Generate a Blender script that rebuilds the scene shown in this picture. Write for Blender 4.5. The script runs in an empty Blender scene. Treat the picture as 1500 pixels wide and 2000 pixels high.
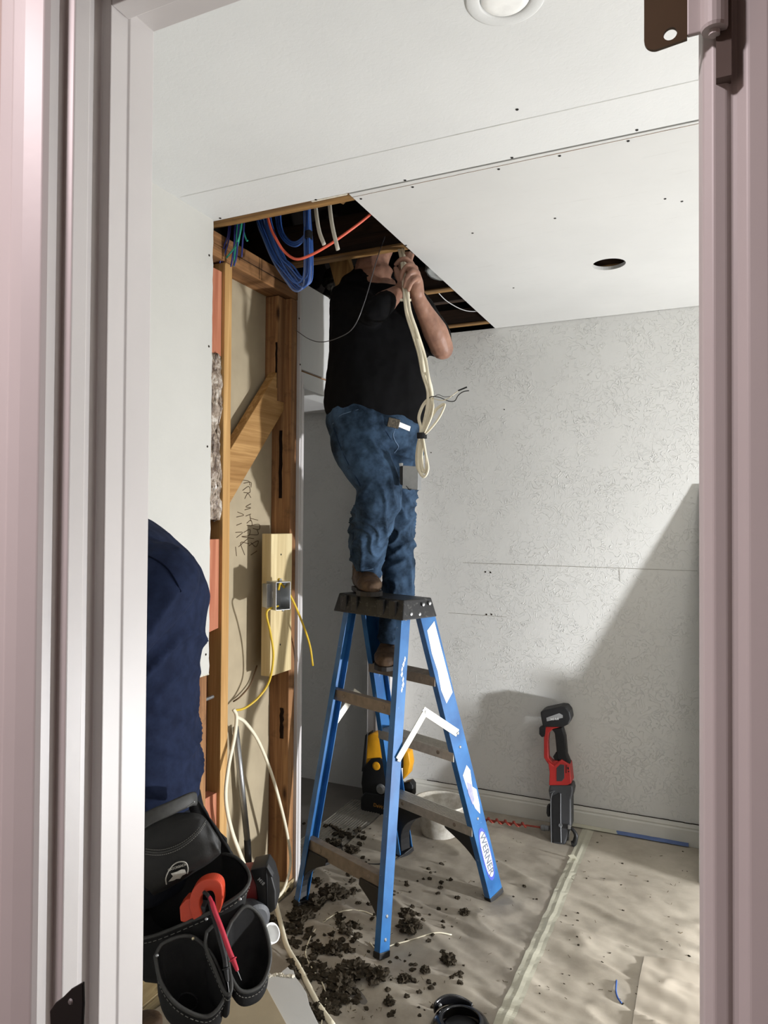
import bpy, bmesh, math, random
from math import sin, cos, pi, radians, sqrt, atan2
from mathutils import Vector, Matrix, noise
V = Vector
random.seed(7)
S = bpy.context.scene
COL = S.collection

# ------------------------------------------------------------------ camera
F, YAW, PIT, ROL, EYE = 1396.07, .428694, .0166428, .0061813, 1.45
fwd = V((-sin(YAW) * cos(PIT), cos(YAW) * cos(PIT), sin(PIT)))
rt0 = V((cos(YAW), sin(YAW), 0)); up0 = rt0.cross(fwd)
RT = rt0 * cos(ROL) + up0 * sin(ROL); UP = -rt0 * sin(ROL) + up0 * cos(ROL)
CAM = V((0, 0, EYE))
cd = bpy.data.cameras.new('camera'); cam = bpy.data.objects.new('camera', cd); COL.objects.link(cam)
cd.sensor_fit = 'HORIZONTAL'; cd.sensor_width = 36; cd.lens = F / 1500 * 36; cd.clip_start = .02
m = Matrix((RT, UP, -fwd)).transposed().to_4x4(); m.translation = CAM
cam.matrix_world = m
S.camera = cam
S.view_settings.view_transform = 'Standard'; S.view_settings.look = 'None'
S.view_settings.exposure = 0.0; S.view_settings.gamma = 1; S.view_settings.use_curve_mapping = False
S.cycles.max_bounces = 8; S.cycles.diffuse_bounces = 5; S.cycles.use_denoising = True
S.cycles.sample_clamp_indirect = 4

# ------------------------------------------------------------------ light
w = bpy.data.worlds.new('world'); S.world = w; w.use_nodes = True
w.node_tree.nodes['Background'].inputs[0].default_value = (.8, .9, 1, 1)
w.node_tree.nodes['Background'].inputs[1].default_value = .03
def lamp(name, kind, loc, power, col, size=.1, aim=None, **k):
    d = bpy.data.lights.new(name, kind); d.energy = power; d.color = col
    if kind == 'AREA':
        d.shape = k.pop('shape', 'DISK'); d.size = size
        if 'sy' in k: d.size_y = k.pop('sy')
    else: d.shadow_soft_size = size
    for a, b in k.items(): setattr(d, a, b)
    o = bpy.data.objects.new(name, d); COL.objects.link(o); o.location = loc
    if aim is not None: o.rotation_euler = (V(aim) - V(loc)).to_track_quat('-Z', 'Y').to_euler()
    return o
WORK = V((1.75, 2.58, .36))
lamp('work_light_beam', 'AREA', WORK, 122, (.985, 1, 1.03), .13, aim=(-1.2, 3.05, .62))
lamp('room_fill_light', 'AREA', (1.0, 1.35, 2.40), 9, (1, .98, .96), .5, aim=(1.15, 1.25, 0))  # added fill with no fixture behind it, lifts the room's general brightness
lamp('hall_lamp_light', 'AREA', (-.92, -.40, 2.43), 25, (1, .84, .87), .22, aim=(-.75, -.2, 0))

# ------------------------------------------------------------------ helpers
def ray(x, y): return RT * ((x - 750) / F) - UP * ((y - 1000) / F) + fwd
def at(x, y, **k):                    # the point of a known plane that the photograph shows at a pixel
    d = ray(x, y); (a, v), = k.items()
    if a == 'd': return CAM + d * v
    i = 'XYZ'.index(a)
    return CAM + d * ((v - CAM[i]) / d[i])

def nz(p, s=1.0): return noise.noise(V(p) * s)
def fbm(p, s=1.0, o=4): return noise.fractal(V(p) * s, 1.0, 2.0, o)

class MB:
    def __init__(s): s.bm = bmesh.new()
    def face(s, pts):
        try: return s.bm.faces.new([s.bm.verts.new(V(p)) for p in pts])
        except ValueError: return None
    def box(s, a, b):
        a, b = V(a), V(b); return s.obox((a + b) / 2, (1, 0, 0), (0, 1, 0), (0, 0, 1), [abs(q) / 2 for q in (b - a)])
    def obox(s, c, u, v, n, h, taper=1.0):
        c = V(c); u = V(u) * h[0]; v = V(v) * h[1]; n = V(n) * h[2]; q = []
        for k in (-1, 1):
            t = 1.0 if k < 0 else taper
            for i, j in ((-1, -1), (1, -1), (1, 1), (-1, 1)): q.append(s.bm.verts.new(c + u * i * t + v * j * t + n * k))
        for f in ((3, 2, 1, 0), (4, 5, 6, 7), (0, 1, 5, 4), (1, 2, 6, 5), (2, 3, 7, 6), (3, 0, 4, 7)): s.bm.faces.new([q[i] for i in f])
        return s
    def bar(s, a, b, w, t, up=(0, 0, 1), taper=1.0):       # box from a to b, w wide across, t along up
        a, b = V(a), V(b); n = (b - a).normalized(); u = n.cross(V(up)).normalized(); v = u.cross(n)
        return s.obox((a + b) / 2, u, v, n, (w / 2, t / 2, (b - a).length / 2), taper)
    def prism(s, poly, e):                                 # polygon (3D points) pushed along e
        e = V(e); a = [s.bm.verts.new(V(p)) for p in poly]; b = [s.bm.verts.new(V(p) + e) for p in poly]; n = len(a)
        s.bm.faces.new(a[::-1]); s.bm.faces.new(b)
        for i in range(n): s.bm.faces.new((a[i], a[(i + 1) % n], b[(i + 1) % n], b[i]))
        return s
    def rings(s, R, cap=True, closed=False):
        L = [[s.bm.verts.new(V(p)) for p in r] for r in R]; n = len(L[0])
        for i in range(len(L) - (0 if closed else 1)):
            A, B = L[i], L[(i + 1) % len(L)]
            for j in range(n): s.bm.faces.new((A[j], A[(j + 1) % n], B[(j + 1) % n], B[j]))
        if cap and not closed:
            s.bm.faces.new(L[0][::-1]); s.bm.faces.new(L[-1])
        return s
    def tube(s, pts, r, n=8, flat=None, smooth=6, cap=True):
        P = spline(pts, smooth) if smooth else [V(p) for p in pts]; m_ = len(P); R = []
        rr = r if callable(r) else (lambda t: r)
        t0 = (P[1] - P[0]).normalized(); u = t0.orthogonal().normalized()
        if flat is not None:
            u = V(flat[1]) - t0 * V(flat[1]).dot(t0); u.normalize()
        for i in range(m_):
            t = (P[min(i + 1, m_ - 1)] - P[max(i - 1, 0)]).normalized()
            u = (u - t * u.dot(t)); u = u.normalized() if u.length > 1e-6 else t.orthogonal().normalized()
            v = t.cross(u); q = rr(i / (m_ - 1)); k = flat[0] if flat else 1
            R.append([P[i] + u * cos(a) * q * k + v * sin(a) * q for a in [2 * pi * j / n for j in range(n)]])
        return s.rings(R, cap)
    def cyl(s, a, b, r, n=16, r2=None): return s.tube([a, b], (lambda t: r + ((r if r2 is None else r2) - r) * t), n, smooth=0)
    def lathe(s, prof, c=(0, 0, 0), ax=(0, 0, 1), n=32, cap=True):
        ax = V(ax).normalized(); u = ax.orthogonal().normalized(); v = ax.cross(u); c = V(c)
        return s.rings([[c + ax * z + (u * cos(a) + v * sin(a)) * max(r, 1e-4) for a in [2 * pi * j / n for j in range(n)]] for r, z in prof], cap)
    def loft(s, R, n=20, e=2.0):                           # rings (centre, u axis, v axis, a, b)
        out = []
        for c, u, v, a, b in R:
            q = []
            for j in range(n):
                t = 2 * pi * j / n; ct, st = cos(t), sin(t)
                q.append(V(c) + V(u) * a * math.copysign(abs(ct) ** (2 / e), ct) + V(v) * b * math.copysign(abs(st) ** (2 / e), st))
            out.append(q)
        return s.rings(out)
    def ball(s, c, r, u=1, v=1, k=1, sub=2):
        mt = Matrix.Translation(V(c)) @ Matrix.Diagonal((r * u, r * v, r * k, 1))
        bmesh.ops.create_icosphere(s.bm, subdivisions=sub, radius=1, matrix=mt); return s

def spline(pts, k=6):
    P = [V(p) for p in pts]
    if len(P) < 3: return P
    P = [P[0] * 2 - P[1]] + P + [P[-1] * 2 - P[-2]]; out = []
    for i in range(1, len(P) - 2):
        a, b, c, d = P[i - 1:i + 3]
        for j in range(k):
            t = j / k
            out.append(.5 * ((2 * b) + (c - a) * t + (2 * a - 5 * b + 4 * c - d) * t * t + (3 * b - a - 3 * c + d) * t ** 3))
    out.append(P[-2]); return out

WM = {}
def wm(o): return WM.get(o.name, Matrix.Identity(4))
def ob(name, mb, mat, parent=None, bev=0, smooth=False, seg=2, label=None):
    bm = mb.bm if isinstance(mb, MB) else mb
    bmesh.ops.recalc_face_normals(bm, faces=bm.faces)
    me = bpy.data.meshes.new(name)
    c = V((0, 0, 0))
    if parent is None:
        xs = [v.co for v in bm.verts]
        lo = V([min(p[i] for p in xs) for i in range(3)]); hi = V([max(p[i] for p in xs) for i in range(3)])
        c = V(((lo.x + hi.x) / 2, (lo.y + hi.y) / 2, lo.z)); bm.transform(Matrix.Translation(-c))
    else:
        bm.transform(wm(parent).inverted())
    bm.to_mesh(me); bm.free(); me.materials.append(mat)
    o = bpy.data.objects.new(name, me); COL.objects.link(o)
    if parent is None: o.location = c; WM[o.name] = Matrix.Translation(c)
    else: o.parent = parent; WM[o.name] = wm(parent).copy()
    if smooth:
        for p in me.polygons: p.use_smooth = True
    if bev:
        b = o.modifiers.new('bevel', 'BEVEL'); b.width = bev; b.segments = seg; b.limit_method = 'ANGLE'; b.angle_limit = radians(35)
        b.harden_normals = False
    if label: o['label'] = label
    return o
def tag(o, label, cat, group=None, kind=None):
    o['label'] = label; o['category'] = cat
    if group: o['group'] = group
    if kind: o['kind'] = kind
    return o
def struct(name, mb, mat, **k):
    o = ob(name, mb, mat, **k); o['kind'] = 'structure'; return o
def thing(name, loc, label, cat, group=None, kind=None):
    o = bpy.data.objects.new(name, None); COL.objects.link(o); o.location = loc; o.empty_display_size = .05
    WM[o.name] = Matrix.Translation(V(loc)); return tag(o, label, cat, group, kind)
def bake(o):                                                # freeze modifiers into the mesh
    dg = bpy.context.evaluated_depsgraph_get(); dg.update()
    me = bpy.data.meshes.new_from_object(o.evaluated_get(dg)); o.modifiers.clear(); o.data = me
    for p in me.polygons: p.use_smooth = True
    return o
def remesh(o, vox, sm=4, fac=.5):
    r = o.modifiers.new('remesh', 'REMESH'); r.mode = 'VOXEL'; r.voxel_size = vox; r.use_smooth_shade = True
    if sm:
        q = o.modifiers.new('smooth', 'SMOOTH'); q.iterations = sm; q.factor = fac
    return bake(o)
def displace(o, fn):                                        # fn(world co, normal) -> offset along the normal
    me = o.data; M = wm(o); N = [v.normal.copy() for v in me.vertices]
    for v, n in zip(me.vertices, N): v.co += n * fn(M @ v.co, n)
    me.update(); return o
def copy_tree(o, parent=None, shift=None):
    c = o.copy(); COL.objects.link(c)
    if parent is not None: c.parent = parent
    for ch in list(o.children): copy_tree(ch, c)
    if shift is not None: c.location = V(o.location) + V(shift)
    return c

# ------------------------------------------------------------------ materials
def lin(c):
    if isinstance(c, str): c = [int(c[i:i + 2], 16) / 255 for i in (0, 2, 4)]
    return tuple(((q / 12.92) if q <= .04045 else ((q + .055) / 1.055) ** 2.4) for q in c) + (1,)
class NT:
    def __init__(s, name, rough=.5, metal=0, spec=.5):
        s.m = bpy.data.materials.new(name); s.m.use_nodes = True; s.t = s.m.node_tree; s.b = s.t.nodes['Principled BSDF']
        s.b.inputs['Roughness'].default_value = rough; s.b.inputs['Metallic'].default_value = metal
        s.b.inputs['Specular IOR Level'].default_value = spec; s.co = None
    def n(s, t, **k):
        x = s.t.nodes.new(t)
        for a, b in k.items():
            if hasattr(x, a) and not a.startswith('i_'): setattr(x, a, b)
        return x
    def l(s, a, b): s.t.links.new(a, b)
    def coord(s, scale=(1, 1, 1), rot=(0, 0, 0), kind='Object'):
        tc = s.n('ShaderNodeTexCoord'); mp = s.n('ShaderNodeMapping'); mp.inputs['Scale'].default_value = scale; mp.inputs['Rotation'].default_value = rot
        s.l(tc.outputs[kind], mp.inputs[0]); return mp.outputs[0]
    def noise(s, co, scale, detail=4, rough=.5, dist=0):
        x = s.n('ShaderNodeTexNoise'); x.inputs['Scale'].default_value = scale; x.inputs['Detail'].default_value = detail
        x.inputs['Roughness'].default_value = rough; x.inputs['Distortion'].default_value = dist; s.l(co, x.inputs['Vector']); return x.outputs[0]
    def ramp(s, fac, stops):
        r = s.n('ShaderNodeValToRGB'); e = r.color_ramp.elements
        while len(e) < len(stops): e.new(.5)
        for q, (p, c) in zip(e, stops): q.position = p; q.color = c if len(c) == 4 else tuple(c) + (1,)
        s.l(fac, r.inputs[0]); return r.outputs[0]
    def mix(s, fac, a, b, mode='MIX'):
        x = s.n('ShaderNodeMix'); x.data_type = 'RGBA'; x.blend_type = mode
        for sock, v in ((x.inputs[0], fac), (x.inputs[6], a), (x.inputs[7], b)):
            if hasattr(v, 'links') or hasattr(v, 'is_output'): s.l(v, sock)
            else: sock.default_value = v
        return x.outputs[2]
    def color(s, v):
        if isinstance(v, tuple): s.b.inputs['Base Color'].default_value = v
        else: s.l(v, s.b.inputs['Base Color'])
        return s
    def rough(s, v): s.l(v, s.b.inputs['Roughness']); return s
    def bump(s, h, strength=.3, dist=.002):
        b = s.n('ShaderNodeBump'); b.inputs['Strength'].default_value = strength; b.inputs['Distance'].default_value = dist
        s.l(h, b.inputs['Height']); s.l(b.outputs[0], s.b.inputs['Normal']); return s
def plain(name, c, rough=.5, metal=0, spec=.5, var=.08, vs=30, bump=0, bs=200):
    t = NT(name, rough, metal, spec); co = t.coord(); c = lin(c)
    nn = t.noise(co, vs, 4)
    lo = tuple(q * (1 - var) for q in c[:3]) + (1,); hi = tuple(min(1, q * (1 + var)) for q in c[:3]) + (1,)
    t.color(t.ramp(nn, [(.3, lo), (.7, hi)]))
    if bump: t.bump(t.noise(co, bs, 3), bump, .001)
    return t.m
def wood(name, dark, light, axis=2, rough=.75, knots=True, dirt=0.0, ring=1.0):
    t = NT(name, rough, 0, .25); sc = [34 * ring] * 3; sc[axis] = 1.3
    co = t.coord(tuple(sc)); g = t.noise(co, 1.0, 6, .62, .8)
    sc2 = [150] * 3; sc2[axis] = 4; f = t.noise(t.coord(tuple(sc2)), 1.0, 3, .6)
    c1, c2 = lin(dark), lin(light)
    mid = tuple((a + b) / 2 for a, b in zip(c1, c2))
    base = t.ramp(g, [(.30, c1), (.5, mid), (.62, c2), (.75, mid)])
    base = t.mix(.35, base, t.ramp(f, [(.35, c1), (.65, c2)]), 'MULTIPLY') if False else t.mix(t.ramp(f, [(.4, (0, 0, 0)), (.65, (.35, .35, .35))]), base, c1)
    if knots:
        vo = t.n('ShaderNodeTexVoronoi'); vo.inputs['Scale'].default_value = 1; s3 = [9] * 3; s3[axis] = 3.2
        t.l(t.coord(tuple(s3)), vo.inputs['Vector'])
        base = t.mix(t.ramp(vo.outputs[0], [(.04, (1, 1, 1)), (.13, (0, 0, 0))]), base, tuple(q * .35 for q in c1[:3]) + (1,))
    if dirt:
        d = t.noise(t.coord(), 14, 6, .7)
        base = t.mix(t.ramp(d, [(.55, (0, 0, 0)), (.72, (dirt, dirt, dirt))]), base, lin('2a211a'))
    t.color(base); t.bump(f, .35, .0012); return t.m

def paint(name, c, kind):
    t = NT(name, .55 if kind != 'smooth' else .7, 0, .3); co = t.coord(); c = lin(c)
    v = t.noise(co, 1.7, 5, .6); lo = tuple(q * .93 for q in c[:3]) + (1,)
    base = t.ramp(v, [(.35, lo), (.65, c)])
    if kind == 'brush':                                    # arcs left by a stomp brush under paint
        a = t.noise(co, 24, 2.5, .5, 1.6); r = t.ramp(a, [(.475, (0, 0, 0)), (.5, (1, 1, 1)), (.525, (0, 0, 0))])
        msk = t.ramp(t.noise(co, 9, 4, .6), [(.38, (.0, .0, .0)), (.68, (1, 1, 1))])
        h = t.mix(1.0, r, msk, 'MULTIPLY'); h2 = t.mix(.12, h, t.noise(co, 160, 3), 'ADD'); t.bump(h2, .6, .0055)
    elif kind == 'roller': t.bump(t.noise(co, 190, 3, .6), .35, .0012)
    elif kind == 'stipple': t.bump(t.noise(co, 75, 4, .6, .6), .45, .0018)
    else:
        d = t.noise(t.coord((6, 40, 6)), 1.2, 5, .65)
        base = t.mix(t.ramp(d, [(.6, (0, 0, 0)), (.8, (.25, .25, .25))]), base, lin('9a9994'))
        t.bump(t.noise(co, 300, 2), .08, .0006)
    t.color(base); return t.m

M = {}
M['ceil'] = paint('ceiling_paint', 'dadbd9', 'stipple')
M['board'] = paint('new_gypsum_board', 'cdcdca', 'smooth')
M['wall'] = paint('brushed_wall_paint', 'd6d6d2', 'brush')
M['wall2'] = paint('left_wall_paint', 'c6c5bf', 'stipple')
M['closet'] = paint('closet_wall_paint', 'c9c8c6', 'roller')
M['hall'] = paint('hall_wall_paint', 'b9aaa2', 'stipple')
M['trim'] = plain('pinkish_white_trim_paint', 'cac6c4', .42, 0, .5, .03, 6, .12, 60)
M['basebd'] = plain('baseboard_paint', 'cfcec6', .45, 0, .4, .05, 8, .1, 120)
M['core'] = plain('gypsum_core', 'd8d2c2', .9, 0, .1, .15, 80, .6, 160)
M['paperface'] = plain('tan_board_back', 'aa9d84', .85, 0, .15, .07, 10, .1, 300)
M['wood'] = wood('fir_stud_wood', '6f4a30', 'ac8258', 2, dirt=.5)
M['wood_y'] = wood('yellow_pine_edge', 'a27a48', 'cfa870', 2, knots=False)
M['wood_dark'] = wood('aged_dark_fir', '3a1c14', '5e3022', 2)
M['wood_red'] = wood('redwood_block', '9c5a42', 'c4886a', 2)
M['wood_new'] = wood('new_pine', 'b8a276', 'dccca0', 2, ring=.7)
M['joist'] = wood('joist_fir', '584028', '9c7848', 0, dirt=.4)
M['joist_dark'] = wood('shaded_joist_fir', '1c130d', '3a281b', 0)  # fir coloured near black, shade painted into the joist faces
M['plate'] = wood('top_plate_fir', '60432c', '9a7048', 1, dirt=.4)
M['sill'] = wood('sill_plate_pine', '978564', 'c4b38c', 1, dirt=.5)
M['black'] = plain('black_plastic', '1b1b1c', .5, 0, .4, .2, 40)
M['attic_shade'] = plain('attic_darkness', '14110f', .95, 0, .05, .4, 12, .8, 40)  # near-black colour stands in for the unlit attic void
M['steel'] = plain('galvanised_steel', 'a9abac', .38, .85, .5, .12, 25, .1, 80)
M['alu'] = plain('mill_aluminium', 'b9b4aa', .42, .75, .5, .12, 60, .15, 150)
M['alu_worn'] = plain('worn_brown_aluminium', '85796c', .5, .35, .4, .18, 40, .2, 150)
M['romex'] = plain('white_cable_jacket', 'e0d8c0', .5, 0, .4, .05, 20)
M['romex_y'] = plain('yellow_cable_jacket', 'cfae2e', .45, 0, .4, .05, 20)
M['blue'] = plain('blue_data_jacket', '365a9c', .42, 0, .45, .06, 20)
M['green'] = plain('green_data_jacket', '2e8f78', .45, 0, .4, .06, 20)
M['violet'] = plain('dark_blue_data_jacket', '2b2f6e', .45, 0, .4, .06, 20)
M['orange'] = plain('orange_cable_jacket', 'd9624a', .45, 0, .4, .05, 20)
M['white'] = plain('white_plastic', 'ececea', .4, 0, .5, .03, 10)
M['tapec'] = plain('cloth_tape_black', '121214', .6, 0, .3, .2, 80)

# ================================================================== THE SETTING
XL, YB, ZC, XR = -1.50, 3.545, 2.455, 2.6
YD0, YD1 = .53, .645            # door wall, hall face and room face
b = MB()
b.box((-3.0, -2.2, -.05), (XR, YB + .1, 0)); struct('floor', b, plain('grey_sheet_floor', '6b6660', .55, 0, .4, .12, 9))
# back wall: one plane from the closet to the far right
b = MB(); b.box((-3.0, YB, 0), (XR, YB + .1, ZC + .0)); struct('wall_back', b, M['wall'])
# painted-over seams and nail pops on it
def line_on(p, q, w, mat, name, label, plane=('Y', YB), n=14, amp=.001, lift=.0012):
    b = MB(); a = at(*p, **{plane[0]: plane[1]}); c = at(*q, **{plane[0]: plane[1]}); ax = 'XYZ'.index(plane[0])
    nn = V((0, 0, 0)); sgn = -1 if plane[0] in 'YZ' else 1
    nn[ax] = sgn * lift; d = (c - a).normalized(); s = d.cross(V([1 if i == ax else 0 for i in range(3)])).normalized()
    P = [a.lerp(c, i / n) + s * (nz((i * .7, p[0], 3)) * amp) for i in range(n + 1)]
    for i in range(n):
        w0 = w * (.6 + .5 * abs(nz((i * .9, q[0], 1)))); w1 = w * (.6 + .5 * abs(nz(((i + 1) * .9, q[0], 1))))
        b.face([P[i] - s * w0 + nn, P[i + 1] - s * w1 + nn, P[i + 1] + s * w1 + nn, P[i] + s * w0 + nn])
    o = ob(name, b, mat); o['kind'] = 'structure'; return o
crack = plain('crack_shadow_line', '8f8a7e', .8, 0, .1, .3, 60)
crackd = plain('dark_gap', '2a221c', .9, 0, .1, .3, 60)
line_on((904, 1099), (1362, 1115), .0011, crack, 'trim_1', '')
line_on((876, 1197), (990, 1205), .0009, crack, 'trim_2', '')
line_on((1209, 1110), (1211, 1136), .0012, crack, 'trim_3', '')
line_on((954, 633), (1366, 580), .0032, crackd, 'trim_4', '', amp=.002)
b = MB()
for x, y in ((948, 1117), (958, 1118), (950, 1200), (960, 1200), (842, 884), (985, 800), (1231, 602)):
    b.cyl(at(x, y, Y=YB), at(x, y, Y=YB) + V((0, -.0012, 0)), .0045 if y > 1000 else .003, 8)
struct('trim_5', b, crackd)
# baseboard with a cracked groove along its top
b = MB(); b.prism([(XL, YB, 0), (XL, YB - .014, 0), (XL, YB - .014, .072), (XL, YB - .009, .078), (XL, YB - .009, .083), (XL, YB - .012, .085), (XL, YB - .007, .102), (XL, YB, .102)][::-1], (XR - XL, 0, 0))
struct('baseboard_back', b, M['basebd'])
b = MB()
for i in range(62):
    x0 = -1.36 + i * .032; z = .1035 + nz((i * .6, 0, 0)) * .0012
    b.box((x0, YB - .0075, z - .0012), (x0 + .033, YB - .001, z + .0012 * abs(nz((i, 2, 0))) + .0006))
struct('trim_6', b, crackd)
# ceiling: old textured part, new board with a cut edge, round opening for a can light
YS = 1.915
b = MB(); b.box((XL - .12, YD1, ZC), (XR, YS - .0015, ZC + .013)); struct('ceiling', b, M['ceil'])
HC = V((-.355, 2.842)); HR = .062
def board_with_hole(x0, x1, y0, y1, z0, z1, c, r, n=40):
    b = MB(); bm = b.bm; edge = []
    for k in range(n):
        a = 2 * pi * k / n; d = V((cos(a), sin(a)))
        t = min([((x1 if d.x > 0 else x0) - c.x) / d.x if abs(d.x) > 1e-6 else 9, ((y1 if d.y > 0 else y0) - c.y) / d.y if abs(d.y) > 1e-6 else 9])
        edge.append(c + d * t)
    for crn in ((x0, y0), (x1, y0), (x1, y1), (x0, y1)):
        k = min(range(n), key=lambda i: (edge[i] - V(crn)).length); edge[k] = V(crn)
    inn = [c + V((cos(2 * pi * k / n), sin(2 * pi * k / n))) * r * (1 + .02 * nz((k, 0, 0))) for k in range(n)]
    T = [[bm.verts.new((p.x, p.y, z)) for p in L] for z in (z0, z1) for L in (edge, inn)]
    for k in range(n):
        j = (k + 1) % n
        bm.faces.new((T[0][k], T[0][j], T[1][j], T[1][k])); bm.faces.new((T[2][k], T[3][k], T[3][j], T[2][j]))
        bm.faces.new((T[1][k], T[1][j], T[3][j], T[3][k])); bm.faces.new((T[0][j], T[0][k], T[2][k], T[2][j]))
    return b
tag(ob('ceiling_board', board_with_hole(-1.0, XR, YS + .003, YB - .004, ZC - .002, ZC + .012, HC, HR), M['board']), 'bare white gypsum board on the far half of the ceiling, with a round cut-out', 'ceiling panel')
line_on((683, 385), (1365, 239.5), .0016, plain('seam_brown', '8a7460', .8, 0, .1, .3, 40), 'trim_7', '', ('Z', ZC), 24, .0015, .0025)
line_on((352, 384.7), (1365, 155.8), .0009, plain('seam_faint', 'b3b1a8', .8, 0, .1, .2, 40), 'trim_8', '', ('Z', ZC), 24, .0008, .0012)
# torn gypsum round the opening's edge
b = MB()
for k in range(26):
    a = -2.9 + k * .075; r = HR * (1 + .01 * k % .03)
    p = V((HC.x + cos(a) * r, HC.y + sin(a) * r, ZC + .003)); b.ball(p, .005 * (1 + nz((k, 5, 1))), 1.2, .8, .6, 1)
o = ob('trim_9', b, M['core']); o['kind'] = 'structure'
# drywall screws in the ceiling
scr = plain('black_screw_head', '1d1b19', .6, .3, .4)
b = MB(); b.lathe([(.0038, 0), (.0038, .0012), (.0012, .0016)], (0, 0, -.0016), n=10); s0 = None
for x, y in ((430, 427), (617, 391), (705, 388), (791, 353), (806, 365), (974, 330), (1000, 309), (1093, 304), (1227, 275), (1244, 255), (1299, 388), (1084, 426), (923, 455), (1003, 562), (793, 479), (1332, 393), (1010, 215)):
    p = at(x, y, Z=ZC - .002)
    if s0 is None:
        s0 = ob('drywall_screw', b, scr); s = s0
    else: s = s0.copy(); COL.objects.link(s)
    s.location = (p.x, p.y, ZC - (.0035 if p.y > YS and p.x > -1 else .0015))
    tag(s, 'small black screw head sunk in the white ceiling', 'screw', 'screws along the ceiling seam and board')
# left wall: drywall up to the opened bay
def ragged(y0, y1, z0, z1, x, t, side_y, amp=.004, seed=0):       # sheet in the plane X=x with a ragged far edge
    b = MB(); P = [(x, y0, z0)]; n = 60
    for i in range(n + 1):
        z = z0 + (z1 - z0) * i / n; P.append((x, y1 + amp * nz((z * 22, seed, 0)) + amp * .5 * nz((z * 90, seed, 0)), z))
    P.append((x, y0, z1)); b.prism(P, (-t, 0, 0)); return b
struct('wall_left', ragged(YD1, 1.905, .955, ZC, XL, .013, 1), M['wall2'])
b = MB(); b.box((XL - .0005, 1.893, .955), (XL - .0125, 1.899, ZC))
b = MB(); b.box((XL - .013, YD1, 0), (XL, 1.60, .955)); struct('wall_left_low', b, M['wall2'])
b = MB()
for i in range(60):
    z = .96 + i * .0252; y = 1.9055 + .004 * nz((z * 22, 0, 0)); b.ball((XL - .006, y + .001, z), .0045, .7, .5 + .3 * nz((i, 1, 1)), 3.0, 1)
for i in range(12): b.ball((XL - .004, 1.80 + i * .0095, .953 + .004 * nz((i, 7, 7))), .006, .8, 1, .7, 1)
struct('trim_10', b, M['core'])
b = MB()
for y, z in ((1.885, 2.33), (1.888, 2.03), (1.886, 1.70), (1.889, 1.02)): b.lathe([(.004, 0), (.003, .001)], (XL + .0004, y, z), (1, 0, 0), 10)
struct('trim_11', b, crackd)
# tan back board of the bay (the other room's drywall seen from behind)
b = MB(); b.box((-1.616, 1.2, .0), (-1.603, 2.47, ZC)); struct('wall_bay_back', b, M['paperface'])
# header over the closet opening, its gap and the strip under it
YJ = 3.37
b = MB(); b.box((XL - .013, 2.472, 2.072), (XL, YB, 2.425)); struct('wall_header', b, M['board'])
b = MB(); b.box((XL - .013, 2.478, 2.005), (XL, YB, 2.062)); struct('trim_12', b, M['board'])
b = MB(); b.box((XL - .10, 2.472, 2.06), (XL - .012, YB, 2.10)); struct('trim_13', b, M['plate'])
b = MB(); b.prism([(XL - .013, 2.50, 2.005), (XL - .13, 2.50, 2.005), (XL - .13, YJ, 2.005), (XL - .013, YJ, 2.005)], (0, 0, .02)); b.box((XL - .02, 2.486, 1.995), (XL + .004, YJ, 2.012)); struct('trim_14', b, M['board'])
for i, (x, y) in enumerate(((643, 583), (584, 622), (586, 712), (642, 733))):
    b = MB(); p = at(x, y, X=XL); b.lathe([(.004, 0), (.003, .001)], p + V((.0004, 0, 0)), (1, 0, 0), 10); struct('trim_%d' % (15 + i), b, crackd)
# white drywall edge and corner strip that ends the opened bay
b = MB(); b.box((XL - .10, 2.462, 0), (XL - .001, 2.474, 2.43)); b.box((XL - .013, 2.474, 0), (XL + .002, 2.492, 2.06)); struct('trim_19', b, M['trim'])
# far jamb of the closet opening and stub of wall
b = MB(); b.box((XL - .13, YJ, 0), (XL, YJ + .018, 2.01)); b.box((XL - .013, YJ + .018, 0), (XL, YB, 2.01)); b.box((XL - .045, YJ - .012, 0), (XL - .075, YJ, 2.01)); struct('trim_20', b, M['trim'])
# closet beyond: ceiling, side walls
b = MB(); b.box((-3.0, 1.2, 2.08), (-1.616, YB, 2.10)); struct('ceiling_closet', b, M['closet'])
b = MB(); b.box((-3.05, 1.2, 0), (-3.0, YB, 2.4)); b.box((-3.0, 1.15, 0), (-1.616, 1.2, 2.4)); struct('wall_closet', b, M['closet'])
# threshold: ribbed aluminium plate on the closet side
b = MB(); b.box((-1.70, 2.52, .0), (-1.50, 3.37, .006)); b.prism([(-1.70, 2.52, 0), (-1.715, 2.52, 0), (-1.70, 2.52, .010)], (0, .85, 0))
for i in range(13): b.box((-1.69 + i * .014, 2.53, .006), (-1.684 + i * .014, 3.36, .0085))
o = ob('threshold_plate', b, M['alu'], bev=.0008); tag(o, 'ribbed aluminium threshold plate lying across the dark closet opening, strewn with debris', 'threshold')
# right side and rear of the room (mostly out of view)
b = MB(); b.box((XR, YD1, 0), (XR + .1, YB + .1, ZC)); struct('wall_right', b, M['closet'])
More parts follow.
